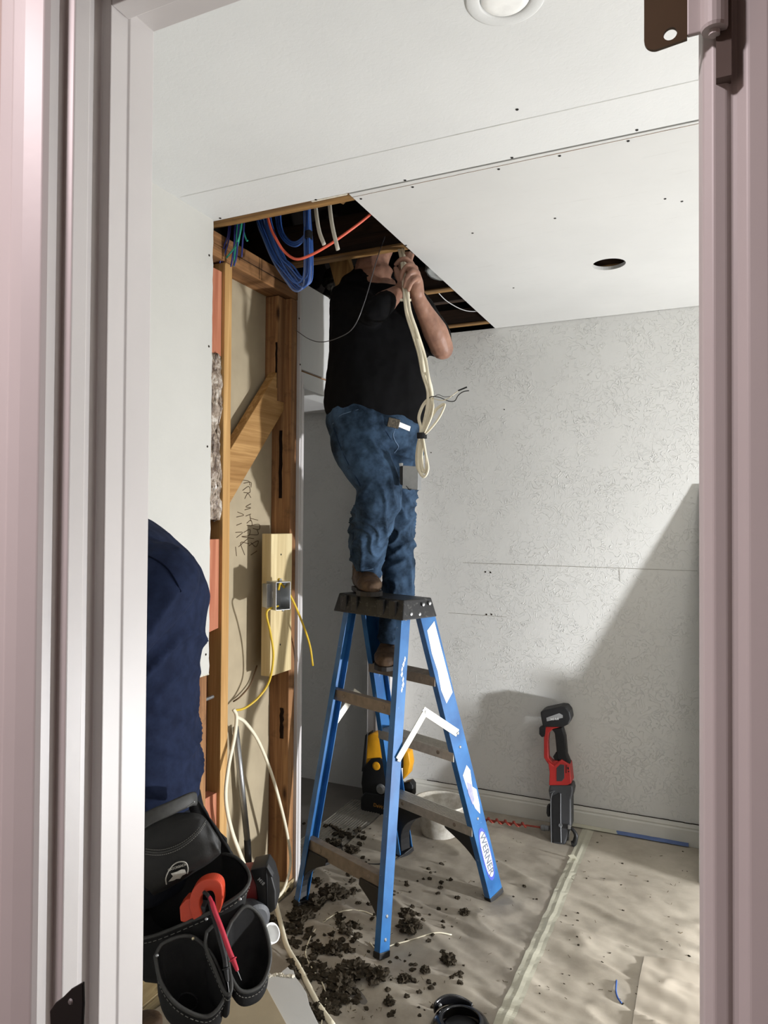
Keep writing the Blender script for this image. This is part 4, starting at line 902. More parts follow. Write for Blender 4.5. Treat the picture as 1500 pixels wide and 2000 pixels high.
nF = V((.60, -.80, 0)).normalized(); LL = V((.80, .60, 0)).normalized(); UZ = V((0, 0, 1))
def limb(b, pts, n=16):                                     # pts: (point, radius[, squash])
    P = [V(p[0]) for p in pts]; K = 4; Q = []; Rr = []
    ext = [P[0] * 2 - P[1]] + P + [P[-1] * 2 - P[-2]]; rr = [pts[0][1]] + [p[1] for p in pts] + [pts[-1][1]]
    cr = lambda a, b_, c, d, t: .5 * ((2 * b_) + (c - a) * t + (2 * a - 5 * b_ + 4 * c - d) * t * t + (3 * b_ - a - 3 * c + d) * t ** 3)
    for i in range(1, len(ext) - 2):
        for k in range(K): t = k / K; Q.append(cr(*ext[i - 1:i + 3], t)); Rr.append(cr(*rr[i - 1:i + 3], t))
    Q.append(P[-1]); Rr.append(pts[-1][1]); R = []; u = None
    for i, p in enumerate(Q):
        t = (Q[min(i + 1, len(Q) - 1)] - Q[max(i - 1, 0)]).normalized()
        u = t.orthogonal().normalized() if u is None else (u - t * u.dot(t)).normalized(); v = t.cross(u)
        R.append([p + (u * cos(a) + v * sin(a)) * Rr[i] for a in [2 * pi * j / n for j in range(n)]])
    b.rings(R)
    b.ball(Q[0], Rr[0] * .985, sub=2); b.ball(Q[-1], Rr[-1] * .985, sub=2)
MM = 1 / F
def pw(px_, p): return px_ * MM * (V(p) - CAM).dot(fwd)     # size at a point's distance
Y0 = 2.62
# --- skin: head, neck, chest, arms, hands, one surface
b = MB()
neck = at(729, 524, Y=2.53); head = at(756, 428, Y=2.58); SL = at(802, 596, Y=2.64); SR = at(680, 592, Y=2.42)
EL = at(864, 681, Y=2.53); WL = at(817, 583, Y=2.39)
ER = at(733, 606, Y=2.30); WR = at(781, 568, Y=2.385)
limb(b, [(neck - UZ * .10, .10), (neck - UZ * .03, .084), (neck + UZ * .03, .062), (head - UZ * .04, .060)])
tl_ = (head - neck).normalized()
b.loft([(head + tl_ * z + nF * f, LL, nF, a, c) for z, a, c, f in ((-.125, .028, .030, .055), (-.105, .045, .058, .035), (-.07, .062, .082, .012), (-.03, .070, .092, .003), (.01, .074, .096, 0), (.05, .074, .095, -.004), (.09, .062, .080, -.006), (.115, .035, .048, -.006), (.122, .012, .015, -.006))], 24)
fc = head + nF * .088 - tl_ * .02
b.loft([(fc + tl_ * z + nF * f, LL, nF, a, c) for z, a, c, f in ((.035, .008, .008, -.004), (.01, .010, .012, .004), (-.018, .016, .018, .010), (-.028, .012, .010, .004))], 12)   # nose
for s in (-1, 1):
    b.ball(fc + LL * s * .032 + tl_ * .038 - nF * .012, .014, 1.3, 1, .5, 2); b.loft([(head + LL * s * (.072 + k * .006) - tl_ * .01, V((0, 0, 1)), nF, .032 - k * .006, .018 - k * .004) for k in range(3)], 14)
b.ball(fc - tl_ * .055 - nF * .002, .016, 1.5, .7, .5, 2); b.ball(fc - tl_ * .068 - nF * .002, .015, 1.4, .7, .5, 2)
limb(b, [(SL, .060), (SL.lerp(EL, .5), .050), (EL - (EL - SL).normalized() * .01, .044)])
mid = EL.lerp(WL, .35)
limb(b, [(EL, .043), (mid + LL * .004, .046), (EL.lerp(WL, .7), .034), (WL, .0265), (WL.lerp(at(812, 560, Y=2.40), .7), .027)])
limb(b, [(SR, .058), (SR.lerp(ER, .5), .048), (ER, .042)])
limb(b, [(ER, .042), (ER.lerp(WR, .4), .042), (ER.lerp(WR, .8), .030), (WR, .026)])
# left hand: palm and five fingers closed on the cable
YH2 = 2.345
def h(x, y, dy=0): return at(x, y, Y=YH2 + dy)
limb(b, [(h(815, 572, .03), .026), (h(812, 556, .02), .028), (h(808, 540, .012), .027), (h(803, 526, .006), .023)])
limb(b, [(h(806, 560, .025), .020), (h(796, 548, .03), .019), (h(790, 532, .03), .017)])
limb(b, [(h(804, 516, .004), .0115), (h(793, 506, -.012), .0098), (h(781, 508, -.014), .0090), (h(773, 516, -.006), .0078)], 12)
limb(b, [(h(811, 524, 0), .0120), (h(799, 518, -.020), .0104), (h(787, 530, -.026), .0095), (h(783, 546, -.022), .0082)], 12)
limb(b, [(h(815, 534, .0), .0120), (h(805, 531, -.023), .0104), (h(795, 543, -.030), .0094), (h(790, 560, -.026), .0080)], 12)
limb(b, [(h(818, 545, .004), .0112), (h(811, 545, -.018), .0096), (h(802, 555, -.026), .0086), (h(798, 567, -.022), .0074)], 12)
limb(b, [(h(804, 566, .03), .017), (h(789, 556, .030), .0135), (h(778, 540, .026), .0115), (h(773, 524, .018), .0095)], 12)
# right hand behind it, fingers on the cable
r = lambda x, y, dy=0: at(x, y, Y=2.395 + dy)
limb(b, [(WR, .025), (r(789, 556), .026), (r(790, 536, .01), .024)])
for k, (x, y) in enumerate(((782, 512), (788, 508), (794, 508), (800, 512))):
    limb(b, [(r(784 + 4 * k, 534, .01), .0105), (r(x, y + 8, -.002), .0092), (r(x + 3, y - 8, .004), .0085), (r(x + 6, y - 14, .016), .0075)], 10)
limb(b, [(r(786, 552, 0), .013), (r(776, 540, .004), .0105), (r(774, 526, .01), .009)], 10)
man = ob('person', b, M['skin'], None)
remesh(man, .0042, 3, .5)
displace(man, lambda p, n: .0008 * fbm(p, 60, 2))
tag(man, 'person in black t-shirt and blue jeans standing on the ladder, head in the ceiling opening', 'person')
# hair
b = MB(); b.loft([(head + tl_ * z + nF * f, LL, nF, a, c) for z, a, c, f in ((-.05, .070, .060, -.04), (-.01, .080, .082, -.022), (.04, .082, .096, -.012), (.09, .072, .088, -.006), (.12, .045, .058, -.004), (.130, .015, .02, -.004))], 24)
hair = ob('hair', b, cloth('black_hair', '0d0b0a', '171310', .6, 90), man); remesh(hair, .008, 2); displace(hair, lambda p, n: .003 * fbm(p, 70, 3))
# --- t-shirt
LT = (LL * .985 - UZ * .19).normalized()
def tring(x, y, hw, Yd, u, k=.72, e=1.07):
    c = at(x, y, Y=Yd); w_ = pw(hw, c) * e; return (c, u, u.cross(UZ).normalized() * -1, w_, w_ * k)
b = MB()
def tneck(x, y, hw, k, tilt):
    c, u, v, w_, h_ = tring(x, y, hw, 2.53, LL, k); vd = (v if v.dot(nF) > 0 else -v); return (c, u if v.dot(nF) > 0 else -u, (vd - UZ * tilt).normalized(), w_, h_)
def blend(t): return (LL * (1 - t) + LT * t).normalized()
b.loft([tring(735, 831, 91, 2.470, LT, .74), tring(735, 804, 96, 2.470, LT, .76), tring(737, 770, 96, 2.470, blend(.8), .80), tring(738, 730, 93, 2.475, blend(.5), .80), tring(738, 690, 89, 2.475, blend(.2), .76), tring(736, 640, 86, 2.480, LL, .74), tring(733, 600, 83, 2.50, LL, .70), tring(731, 570, 76, 2.52, LL, .66), tneck(731, 550, 62, .62, .10), tneck(731, 538, 48, .74, .24), tneck(731, 527, 39, .84, .36)], 32, 2.25)
limb(b, [(SL - LL * .06, .070), (SL, .076), (SL.lerp(EL, .5), .066), (SL.lerp(EL, .80) + V((0, 0, -.006)), .064)])
limb(b, [(SR + LL * .06, .070), (SR, .074), (SR.lerp(ER, .5), .062), (ER - UZ * .002, .052), (ER.lerp(WR, .45), .046)])
limb(b, [(SR - UZ * .06 + LL * .03, .07), (SR.lerp(neck, .30) + UZ * .004, .066), (SR.lerp(neck, .52) + UZ * .008, .053)])
shirt = ob('t_shirt', b, M['shirt'], man); remesh(shirt, .0085, 5)
tc = at(737, 700, Y=2.475)
def shf(p, n):
    d = p - tc; a = d.dot(LL); z = d.z
    fold = sin(a * 60 + 9 * nz((a * 4, z * 3, 1)) + z * 14) * max(0, .6 - z * 1.2) * .5
    return .0045 * fold * min(1, max(.25, .7 - z * 2)) + .010 * fbm((p.x * 7, p.y * 7, p.z * 3.2), 1, 3) + .0022 * fbm(p, 26, 2)
displace(shirt, shf)
# --- jeans
b = MB()
b.loft([tring(734, 800, 86, 2.475, LT, .80), tring(734, 824, 92, 2.475, LT, .84), tring(731, 846, 92, 2.48, LT, .86), tring(735, 870, 88, 2.49, LT, .8), tring(742, 888, 70, 2.50, LT, .7)], 32, 2.2)
def lp(x, y, Yd, hw): p = at(x, y, Y=Yd); return (p, pw(hw, p))
limb(b, [lp(692, 838, 2.44, 48), lp(700, 868, 2.41, 54), lp(716, 903, 2.38, 50), lp(737, 945, 2.385, 44), lp(737, 975, 2.38, 45), lp(730, 1005, 2.41, 44), lp(721, 1045, 2.47, 38), lp(717, 1085, 2.54, 34), lp(721, 1112, 2.575, 28)], 24)
limb(b, [lp(771, 850, 2.54, 44), lp(774, 890, 2.56, 45), lp(779, 940, 2.61, 41), lp(776, 1000, 2.65, 35), lp(777, 1060, 2.71, 33), lp(778, 1110, 2.71, 32), lp(776, 1155, 2.70, 31), lp(768, 1205, 2.68, 28), lp(763, 1245, 2.665, 26)], 24)
jeans = ob('jeans', b, M['denim'], man); remesh(jeans, .0065, 4)
kn1 = at(737, 960, Y=2.38); an1 = at(721, 1108, Y=2.57); kn2 = at(776, 1000, Y=2.70); an2 = at(763, 1245, Y=2.66); hip1 = at(735, 850, Y=2.6)
def jf(p, n):
    L1 = (p - V((p.x, p.y, 0))).length
    q = p.z; a = p.dot(RT)
    k1 = math.exp(-((q - kn1.z) / .075) ** 2) + 1.4 * max(0, min(1, (kn1.z - q) / .10)) * (1 if q > 1.16 else .8)
    sl = 20 if a * 0 + nz((p.x * 5, p.y * 5, q * 6 + 2)) > 0 else -16
    bend = q * 74 + 15 * nz((p.x * 8, p.y * 8, q * 5)) + a * 34
    sharp = (1 - abs(sin(bend * .5))) ** 1.7
    msk = .5 + .5 * nz((p.x * 11, p.y * 11, q * 9 + 4))
    return .0145 * min(1.2, k1) * (sharp - .33) * (.1 + 1.1 * msk) + .0045 * fbm((p.x * 9, p.y * 9, q * 9), 1, 3) + .0012 * fbm(p, 50, 2)
displace(jeans, jf)
# seams, pocket edge, fly, hems
def seam(nm, pts, Yd, r_=.0014, mat=None, par=None):
    b = MB(); P = []
    dg = bpy.context.evaluated_depsgraph_get()
    tgt = par or jeans; inv = wm(tgt).inverted()
    for x, y in pts:
        d = ray(x, y).normalized(); ok, loc, nn, ix = tgt.ray_cast(inv @ CAM, inv.to_3x3() @ d)
        if ok: P.append(wm(tgt) @ loc + nn * .0006)
    if len(P) > 1:
        b.tube(P, r_, 5, smooth=3); ob(nm, b, mat, tgt)
bpy.context.view_layer.update()
seam('neck_band', [(692, 512), (696, 524), (706, 535), (722, 540), (738, 536), (752, 524), (762, 508)], 0, .0035, cloth('black_rib_knit', '111113', '18181b'), shirt)
thr = plain('denim_stitching', '5c6f86', .8, 0, .1, .1); dkd = plain('denim_shadow_seam', '14233a', .9, 0, .1, .1)
seam('outer_seam', [(652, 835), (664, 870), (680, 905), (697, 935), (704, 950)], 0, .0013, dkd)
seam('pocket_stitching', [(650, 828), (664, 812), (682, 805), (700, 800)], 0, .0011, thr)
seam('pocket_stitching', [(745, 830), (762, 856), (773, 888)], 0, .0011, dkd)
seam('fly_seam', [(775, 832), (768, 848), (772, 862), (778, 872), (770, 884)], 0, .0022, thr)
seam('inner_seam', [(690, 1040), (689, 1075), (694, 1110)], 0, .0013, dkd)
seam('hem_stitching', [(697, 1111), (712, 1113), (728, 1111), (745, 1107)], 0, .0012, thr)
# belt, buckle, white label
b = MB(); R = []
bc = at(735, 806, Y=2.475)
for k in range(40):
    a = 2 * pi * k / 40; rad = V((cos(a), sin(a), 0)); p = bc + LT * cos(a) * .199 + LT.cross(UZ).normalized() * -sin(a) * .150
    o_ = (LT * cos(a) / .205 + LT.cross(UZ).normalized() * -sin(a) / .158).normalized()
    R.append([p + o_ * .003 - UZ * .018, p + o_ * .003 + UZ * .018, p - o_ * .003 + UZ * .018, p - o_ * .003 - UZ * .018])
b.rings(R, False, True); belt = ob('belt', b, M['shirt'], man, .001)
def onbody(x, y, tgt, lift):
    inv = wm(tgt).inverted(); d = ray(x, y).normalized(); ok, loc, nn, ix = tgt.ray_cast(inv @ CAM, inv.to_3x3() @ d)
    return (wm(tgt) @ loc + nn * lift, nn) if ok else (at(x, y, Y=2.5), -fwd)
p, nn = onbody(768, 826, jeans, .006); xx = nn.cross(UZ).normalized() * -1; b = MB(); b.obox(p, (LT - nn * LT.dot(nn)).normalized(), nn.cross((LT - nn * LT.dot(nn)).normalized()), nn, (.022, .017, .003)); ob('buckle', b, plain('embossed_buckle', '4c463c', .5, .7, .5, .5, 160, 1, 220), belt, .002)
p, nn = onbody(789, 833, jeans, .004); u_ = (LT - nn * LT.dot(nn)).normalized(); b = MB(); b.obox(p, (u_ - UZ * .15).normalized(), nn.cross(u_), nn, (.024, .009, .002)); ob('white_underwear_band', b, M['white'], man, .001)
# --- boots
def boot(ank, sole_z, toe_dir, heel, name='boot', ln=.285, top=.10):
    f = V(toe_dir).normalized(); s = V((-f.y, f.x, 0)); hp = V((heel.x, heel.y, sole_z)); b = MB(); hs = .026
    rg = [(.0, .030, .055), (.03, .037, .066), (.08, .038, .078), (.13, .042, .070), (.18, .048, .052), (.225, .047, .042), (.26, .036, .034), (.282, .018, .022)]
    b.loft([(hp + f * t * ln / .285 + UZ * (hs + hgt / 2 - .004), s, UZ, w_, hgt / 2 + .006) for t, w_, hgt in rg], 18, 2.3)
    b.loft([(hp + f * .055 + UZ * (hs + .02), s, f, .036, .052), (hp + f * .055 + UZ * (hs + .07), s, f, .037, .048), (V((ank.x, ank.y, 0)) * .6 + (hp + f * .055) * .4 * 1 + UZ * (sole_z * .6) + UZ * (hs + .11) - UZ * 0, s, f, .038, .046) if False else (hp + f * .05 + UZ * (hs + .11), s, f, .039, .046), (hp + f * .045 + UZ * (hs + .15), s, f, .041, .048)], 18)
    o = ob(name, b, M['boot'], man); remesh(o, .006, 3)
    displace(o, lambda p, n: .0035 * (1 - abs(nz((p.x * 18, p.y * 18, p.z * 45)))) ** 3 * (1 if p.z > sole_z + .05 else .3) + .001 * fbm(p, 60, 2))
    b = MB(); R = [(-.004, .030), (.0, .034), (.05, .036), (.10, .033), (.15, .041), (.20, .050), (.25, .043), (.278, .026), (.290, .010)]
    for zz in (0,):
        pts = [hp + f * t * ln / .285 + s * w_ for t, w_ in R] + [hp + f * t * ln / .285 - s * w_ for t, w_ in R[::-1]]
        b.prism([p + UZ * .004 for p in pts], UZ * .018)
    b.prism([hp + f * t + s * w_ for t, w_ in ((0, .03), (.075, .034), (.075, -.034), (0, -.03))], UZ * .02)
    ob('sole', b, plain('dark_rubber_sole', '1f1a17', .7), o, .002)
hB = at(703, 1152, Z=HT); hB = V((-1.315, 2.64, HT)); boot(an1, HT + .001, nF, hB)
st_c = (rail_pt('B', -1, .875) + rail_pt('B', 1, .875)) / 2
boot(an2, .8805, V((.30, -.95, 0)), st_c + e1 * -.10 - V((.30, -.95, 0)) * .10)
# phone-like metal box lid held against the thigh by the cable
root = thing('junction_box', at(802, 932, Y=2.45), 'small grey metal junction box hanging at the climbing person\'s thigh beside the cable loop', 'electrical box')
b = MB(); b.prism([at(x, y, Y=2.36) for x, y in ((786, 909), (817, 911), (816, 957), (785, 954))], (0, .035, 0)); ob('steel_case', b, M['steel'], root, .002)
b = MB(); b.prism([at(x, y, Y=2.358) for x, y in ((780, 912), (786, 910), (786, 948), (781, 946))], (0, .04, 0)); ob('side_bracket', b, M['black'], root, .001)
b = MB(); b.prism([at(x, y, Y=2.35) for x, y in ((779, 905), (785, 904), (785, 910), (780, 911))], (0, .012, 0)); ob('ear', b, M['steel'], root, .001)
b = MB(); b.tube([at(x, y, Y=2.355) for x, y in ((793, 949), (800, 957), (803, 955), (796, 956))], .0012, 5); ob('wire_stub', b, M['black'], root)
# --- the white cables he pulls
root = thing('white_cable_bundle', at(825, 930, Y=2.33), 'looped white cables hanging from the climbing person\'s fist to a taped loop at the hip', 'cable bundle')
Yc = 2.355
def wc(nm, pts, r_=.0043, flat=1.45, mat=None):
    b = MB(); b.tube([at(p[0], p[1], Y=(p[2] if len(p) > 2 else 2.31)) for p in pts], r_, 8, flat=(flat, (.9, .4, 0))); return ob(nm, b, mat or M['romex'], root, smooth=True)
wc('white_cable', [(776, 470, 2.435), (781, 492, 2.405), (786, 520, 2.355), (789, 560, 2.335), (794, 610, 2.315), (806, 650, 2.315), (818, 690, 2.335), (826, 730, 2.280), (836, 765, 2.300), (834, 800, 2.310), (824, 845, 2.320), (818, 880, 2.330), (818, 915, 2.330), (828, 931, 2.330), (836, 915, 2.330), (830, 880, 2.330), (825, 850, 2.320)])
wc('white_cable', [(784, 470, 2.435), (788, 492, 2.405), (791, 520, 2.355), (795, 560, 2.335), (800, 605, 2.310), (815, 650, 2.315), (829, 695, 2.335), (836, 735, 2.280), (843, 765, 2.300), (842, 800, 2.310), (828, 845, 2.320), (823, 880, 2.335), (824, 912, 2.335), (830, 922, 2.335), (833, 900, 2.330), (827, 860, 2.330)])
wc('white_cable', [(797, 570, 2.345), (799, 610, 2.325), (812, 655, 2.325), (824, 700, 2.270), (831, 740, 2.290), (838, 775, 2.305), (836, 805, 2.310), (822, 848, 2.315), (815, 880, 2.340), (815, 910, 2.340), (824, 926, 2.340)], .004)
wc('white_cable', [(821, 850, 2.310), (822, 835, 2.310), (818, 815, 2.310), (826, 792, 2.310), (838, 780, 2.310), (846, 790, 2.305), (842, 815, 2.300), (829, 845, 2.310)], .0038)
wc('white_cable', [(824, 848, 2.315), (838, 822, 2.310), (852, 800, 2.310), (866, 790, 2.310), (868, 794, 2.310), (858, 815, 2.310), (843, 835, 2.310), (828, 850, 2.315)], .0036)
for k, (x, y) in enumerate(((792, 586),)):
    p = at(x, y, Y=2.335); b = MB(); b.obox(p, RT, UP, -fwd, (.020, .004, .004)); ob('cable_clip', b, M['romex'], root, .001)
p = at(824, 851, Y=2.315); b = MB(); b.loft([(p - UZ * .010, RT, fwd, .0175, .015), (p + UZ * .010, RT, fwd, .0175, .015)], 16); ob('tape_band', b, M['tapec'], root)
for nm, pts, mt in (('black_wire', [(833, 785, 2.310), (842, 775, 2.300), (858, 776, 2.290), (875, 783, 2.280), (888, 783, 2.280), (895, 772, 2.270), (905, 765, 2.270), (916, 763, 2.270)], 'black'), ('thin_wire', [(846, 776, 2.300), (856, 771, 2.290), (868, 775, 2.290), (884, 774, 2.280)], 'black'), ('white_wire', [(845, 778, 2.300), (860, 782, 2.290), (872, 780, 2.280), (888, 769, 2.280), (897, 762, 2.275)], 'romex')):
    b = MB(); b.tube([at(x, y, Y=z) for x, y, z in pts], .0016 if nm != 'thin_wire' else .0009, 6); ob(nm, b, M[mt], root, smooth=True)
b = MB(); b.tube([at(895, 763, Y=2.275), at(912, 756, Y=2.275)], .0026, 8, smooth=0); ob('wire_end_sleeve', b, M['black'], root)

# ================================================================== THE STOOPING MAN AND HIS TOOL POUCH
D2 = 1.78
def q2(x, y, d=D2): return at(x, y, d=d)
f2 = V((-RT.x, -RT.y, 0)).normalized(); l2 = V((-f2.y, f2.x, 0)) * -1      # he faces the left of the view, his left side towards the camera
def w2(hw, d=D2): return hw * d / F
b = MB()
hd = q2(190, 1030, D2 + .02); limb(b, [(q2(268, 1085), .07), (q2(235, 1065), .058), (hd, .06)])
b.loft([(hd + UZ * z + f2 * fx, l2, f2, a, c) for z, a, c, fx in ((-.12, .03, .035, .05), (-.09, .05, .065, .025), (-.04, .066, .088, .01), (.01, .072, .096, 0), (.06, .070, .09, -.004), (.10, .045, .055, -.006), (.112, .012, .015, -.006))], 24)
b.ball(hd + f2 * .102 - UZ * .02, .014, sub=2)
for s in (-1, 1): b.ball(hd + l2 * s * .073 - UZ * .01, .022, .8, .8, 1.3, 2)
def arm(sh, el, wr_, hand):
    limb(b, [(sh, .055), (sh.lerp(el, .5), .048), (el, .040)]); limb(b, [(el, .041), (el.lerp(wr_, .4), .040), (wr_, .026), (wr_.lerp(hand, .5), .028), (hand, .026)])
    ax = (hand - wr_).normalized(); sd = ax.cross(UZ).normalized()
    for k in range(4):
        o_ = sd * (-.022 + .0145 * k); a = hand + o_; limb(b, [(a, .0105), (a + ax * .03 - UZ * .006, .0095), (a + ax * (.05 + .004 * (k in (1, 2))) - UZ * .022, .0085), (a + ax * .05 - UZ * .042, .0075)], 10)
    limb(b, [(hand - ax * .04 + sd * .02, .014), (hand - ax * .01 + sd * .045 - UZ * .01, .0115), (hand + ax * .02 + sd * .045 - UZ * .03, .009)], 10)
sl2 = q2(315, 1150, D2 - .15); sr2 = q2(300, 1150, D2 + .15)
arm(sl2, q2(222, 1290, D2 - .24), q2(190, 1440, D2 - .40), q2(180, 1480, D2 - .44)); arm(sr2, q2(238, 1300, D2 + .08), q2(225, 1420, D2 - .06), q2(220, 1460, D2 - .08))
man2 = ob('person', b, M['skin'], None); remesh(man2, .005, 3)
tag(man2, 'stooping person in a navy shirt at the left, mostly hidden by the door casing', 'person')
b = MB(); b.loft([(hd + UZ * z + f2 * fx, l2, f2, a, c) for z, a, c, fx in ((-.05, .070, .06, -.04), (0, .082, .084, -.022), (.05, .080, .096, -.008), (.09, .062, .075, -.004), (.122, .02, .025, -.004))], 24); hr2 = ob('hair', b, bpy.data.materials['black_hair'], man2); remesh(hr2, .009, 2)
# shirt
b = MB()
def r2(x, y, hw, lat, tl=0): 
    c = q2(x, y); u = (f2 * cos(tl) + UZ * sin(tl)); return (c, l2, u, lat, w2(hw))
b.loft([r2(300, 1570, 84, .165), r2(298, 1520, 88, .17), r2(292, 1470, 90, .17), r2(290, 1400, 92, .17), r2(291, 1330, 93, .17), r2(294, 1270, 95, .175), r2(298, 1200, 101, .18), r2(298, 1140, 101, .18), r2(296, 1090, 95, .17, .2), r2(286, 1048, 80, .15, .4), r2(272, 1018, 62, .12, .5), r2(252, 1000, 44, .085, .6)], 32, 2.2)
limb(b, [(q2(322, 1120, D2 - .10), .085), (q2(318, 1150, D2 - .14), .082), (sl2.lerp(q2(222, 1290, D2 - .24), .5), .064), (q2(226, 1278, D2 - .23), .055)])
limb(b, [(q2(300, 1130, D2 + .12), .085), (sr2, .08), (sr2.lerp(q2(238, 1300, D2 + .08), .5), .062), (q2(240, 1285, D2 + .08), .055)])
sh2 = ob('navy_shirt', b, M['navy'], man2); remesh(sh2, .0085, 5)
ap = q2(300, 1230, D2 - .12)
def sf2(p, n):
    d = p - ap; a = d.dot(RT); z = d.z
    t1 = math.exp(-((z + .02) / .12) ** 2) * (1 - abs(sin((z * 1.0 - a * 1.05) * 30 + 2 * nz(p, 5)))) ** 2 * .014
    t2 = math.exp(-((z + .34) / .16) ** 2) * (1 - abs(sin((z * 1.0 + a * .75) * 26 + 3 * nz(p, 4)))) ** 2 * .013
    t3 = math.exp(-((z + .52) / .10) ** 2) * (1 - abs(sin((z * 1.0 - a * .95) * 34 + 2 * nz(p, 6)))) ** 2 * .010
    return t1 + t2 + t3 + .006 * fbm(p, 5, 3) + .0015 * fbm(p, 22, 2) - .004
displace(sh2, sf2)
bpy.context.view_layer.update()
dk2 = plain('navy_seam_shadow', '0c1222', .9, 0, .05)
seam('sleeve_seam', [(291, 1087), (310, 1097), (328, 1112), (341, 1132), (353, 1156)], 0, .0022, dk2, sh2)
# trousers, boots (he squats)
b = MB()
hp2 = q2(302, 1600)
b.loft([(q2(302, 1560), l2, f2, .165, w2(80)), (q2(304, 1600), l2, f2, .175, w2(88)), (q2(306, 1660), l2, f2, .18, w2(90)), (q2(300, 1720), l2, f2, .14, w2(70))], 28, 2.2)
for s in (-1, 1):
    hj = hp2 + l2 * s * .10 - UZ * .06; knj = hj + f2 * .30 - UZ * .10 + l2 * s * .05; anj = V((hj.x, hj.y, .13)) + f2 * .12 + l2 * s * .03
    knj.x = max(knj.x, XL + .09); anj.x = max(anj.x, XL + .07)
    limb(b, [(hj, .098), (hj.lerp(knj, .5), .088), (knj, .068)]); limb(b, [(knj, .068), (knj.lerp(anj, .4), .062), (anj, .048)])
jn2 = ob('trousers', b, cloth('dark_work_trousers', '14161c', '1d2028', .9, 20), man2); remesh(jn2, .010, 4); displace(jn2, lambda p, n: .005 * fbm(p, 14, 3))
for s in (-1, 1):
    hj = hp2 + l2 * s * .10; an = V((hj.x, hj.y, .13)) + f2 * .12 + l2 * s * .03; an.x = max(an.x, XL + .14)
    b = MB(); hp = V((an.x, an.y, .012)) - f2 * .06
    b.loft([(hp + f2 * t + UZ * (.02 + hgt / 2), l2, UZ, w_, hgt / 2 + .006) for t, w_, hgt in ((0, .03, .06), (.04, .038, .09), (.09, .042, .08), (.14, .048, .06), (.17, .040, .045), (.19, .02, .03))], 16); b.loft([(hp + f2 * .05 + UZ * z, l2, f2, .04, .046) for z in (.05, .10, .14)], 16)
    bo = ob('work_boot', b, M['boot'], man2); remesh(bo, .008, 2)

# --- tool pouch
DP = 1.66
def k2(x, y, d=DP): return at(x, y, d=d)
can = NT('black_ballistic_fabric', .8, 0, .3); co = can.coord(); can.color(can.ramp(can.noise(co, 24, 5, .6), [(.35, lin('0d0d0e')), (.7, lin('1b1b1b'))])); can.bump(can.noise(can.coord((900, 900, 900)), 1, 2), .25, .0006); M['canvas'] = can.m
lea = plain('black_leather_flap', '1e1e1d', .55, 0, .35, .25, 18, .3, 300); trimm = plain('grey_edge_binding', '3a3a38', .6, 0, .35, .15, 120); thrd = plain('pale_thread', '7d7c76', .8, 0, .1, .1)
root = thing('tool_pouch', k2(400, 1990), 'black multi-pocket tool pouch hanging from the belt of the stooping person', 'tool pouch')
def pouch(nm, rim, depth, mat, par, back=.06, nseg=28, taper=.72, lean=(0, 0)):
    # rim: list of (px, py, dd); the pocket falls below the rim and closes underneath
    P = spline([k2(x, y, DP + dd) for x, y, dd in rim + rim[:1]], 6)[:-1]; c = sum(P, V((0, 0, 0))) / len(P); R = []
    for i in range(9):
        t = i / 8; k = 1 - (1 - taper) * t - (.55 * max(0, t - .7) / .3) * taper
        R.append([c + (p - c) * k + (-UZ * depth * t if True else 0) + RT * lean[0] * t - V((0, 0, (p - c).z * .55 * t)) for p in P])
    for i in range(8, -1, -1):
        if i == 8: continue
        t = i / 8; k = (1 - (1 - taper) * t - (.55 * max(0, t - .7) / .3) * taper)
        R.append([c + (p - c) * k * .955 + (-UZ * depth * t * .97) + RT * lean[0] * t - V((0, 0, (p - c).z * .55 * t)) for p in P])
    b = MB(); L = [[b.bm.verts.new(p) for p in r] for r in R]; n = len(P)
    for i in range(len(L) - 1):
        for j in range(n): b.bm.faces.new((L[i][j], L[i][(j + 1) % n], L[i + 1][(j + 1) % n], L[i + 1][j]))
    q = [c + (p - c) * .3 - UZ * depth * .96 + RT * lean[0] for p in P]
    b.bm.faces.new(L[8][::-1]) if False else None
    v = b.bm.verts.new(sum([x.co for x in L[8]], V((0, 0, 0))) / n)
    for j in range(n): b.bm.faces.new((L[8][j], L[8][(j + 1) % n], v))
    o = ob(nm, b, mat, par, smooth=True)
    b = MB(); b.tube(P + P[:2], .0042, 8, smooth=0, cap=False); ob('edge_binding', b, trimm, o, smooth=True)
    b = MB()
    for j in range(0, n, 1):
        p = P[j] - UZ * .011 + (P[j] - c).normalized() * .0012; nx = P[(j + 1) % n] - UZ * .011 + (P[(j + 1) % n] - c).normalized() * .0012; b.tube([p, p.lerp(nx, .6)], .0008, 4, smooth=0)
    ob('stitching', b, thrd, o)['kind'] = 'stuff'
    return o
main = pouch('main_pocket', [(255, 1835, -.03), (300, 1828, -.05), (370, 1800, -.07), (430, 1772, -.07), (478, 1738, -.05), (486, 1705, 0), (455, 1672, .06), (400, 1668, .09), (310, 1690, .09), (255, 1740, .05)], .22, M['canvas'], root, lean=(-.005, 0))
pa = pouch('front_pocket', [(303, 1868, -.11), (320, 1842, -.09), (370, 1828, -.08), (410, 1860, -.09), (436, 1915, -.12), (438, 1950, -.145), (405, 1985, -.16), (350, 1965, -.16), (315, 1920, -.14)], .11, M['canvas'], root, taper=.85)
pb = pouch('side_pocket', [(452, 1800, -.07), (480, 1770, -.05), (508, 1790, -.04), (524, 1835, -.06), (527, 1880, -.09), (508, 1925, -.12), (470, 1935, -.14), (445, 1890, -.12), (440, 1835, -.09)], .10, M['canvas'], root, taper=.85)
pc_ = pouch('narrow_pocket', [(404, 1820, -.085), (420, 1808, -.08), (438, 1830, -.08), (446, 1880, -.115), (452, 1930, -.145), (440, 1940, -.15), (418, 1890, -.12), (402, 1850, -.10)], .12, M['canvas'], root, taper=.8)
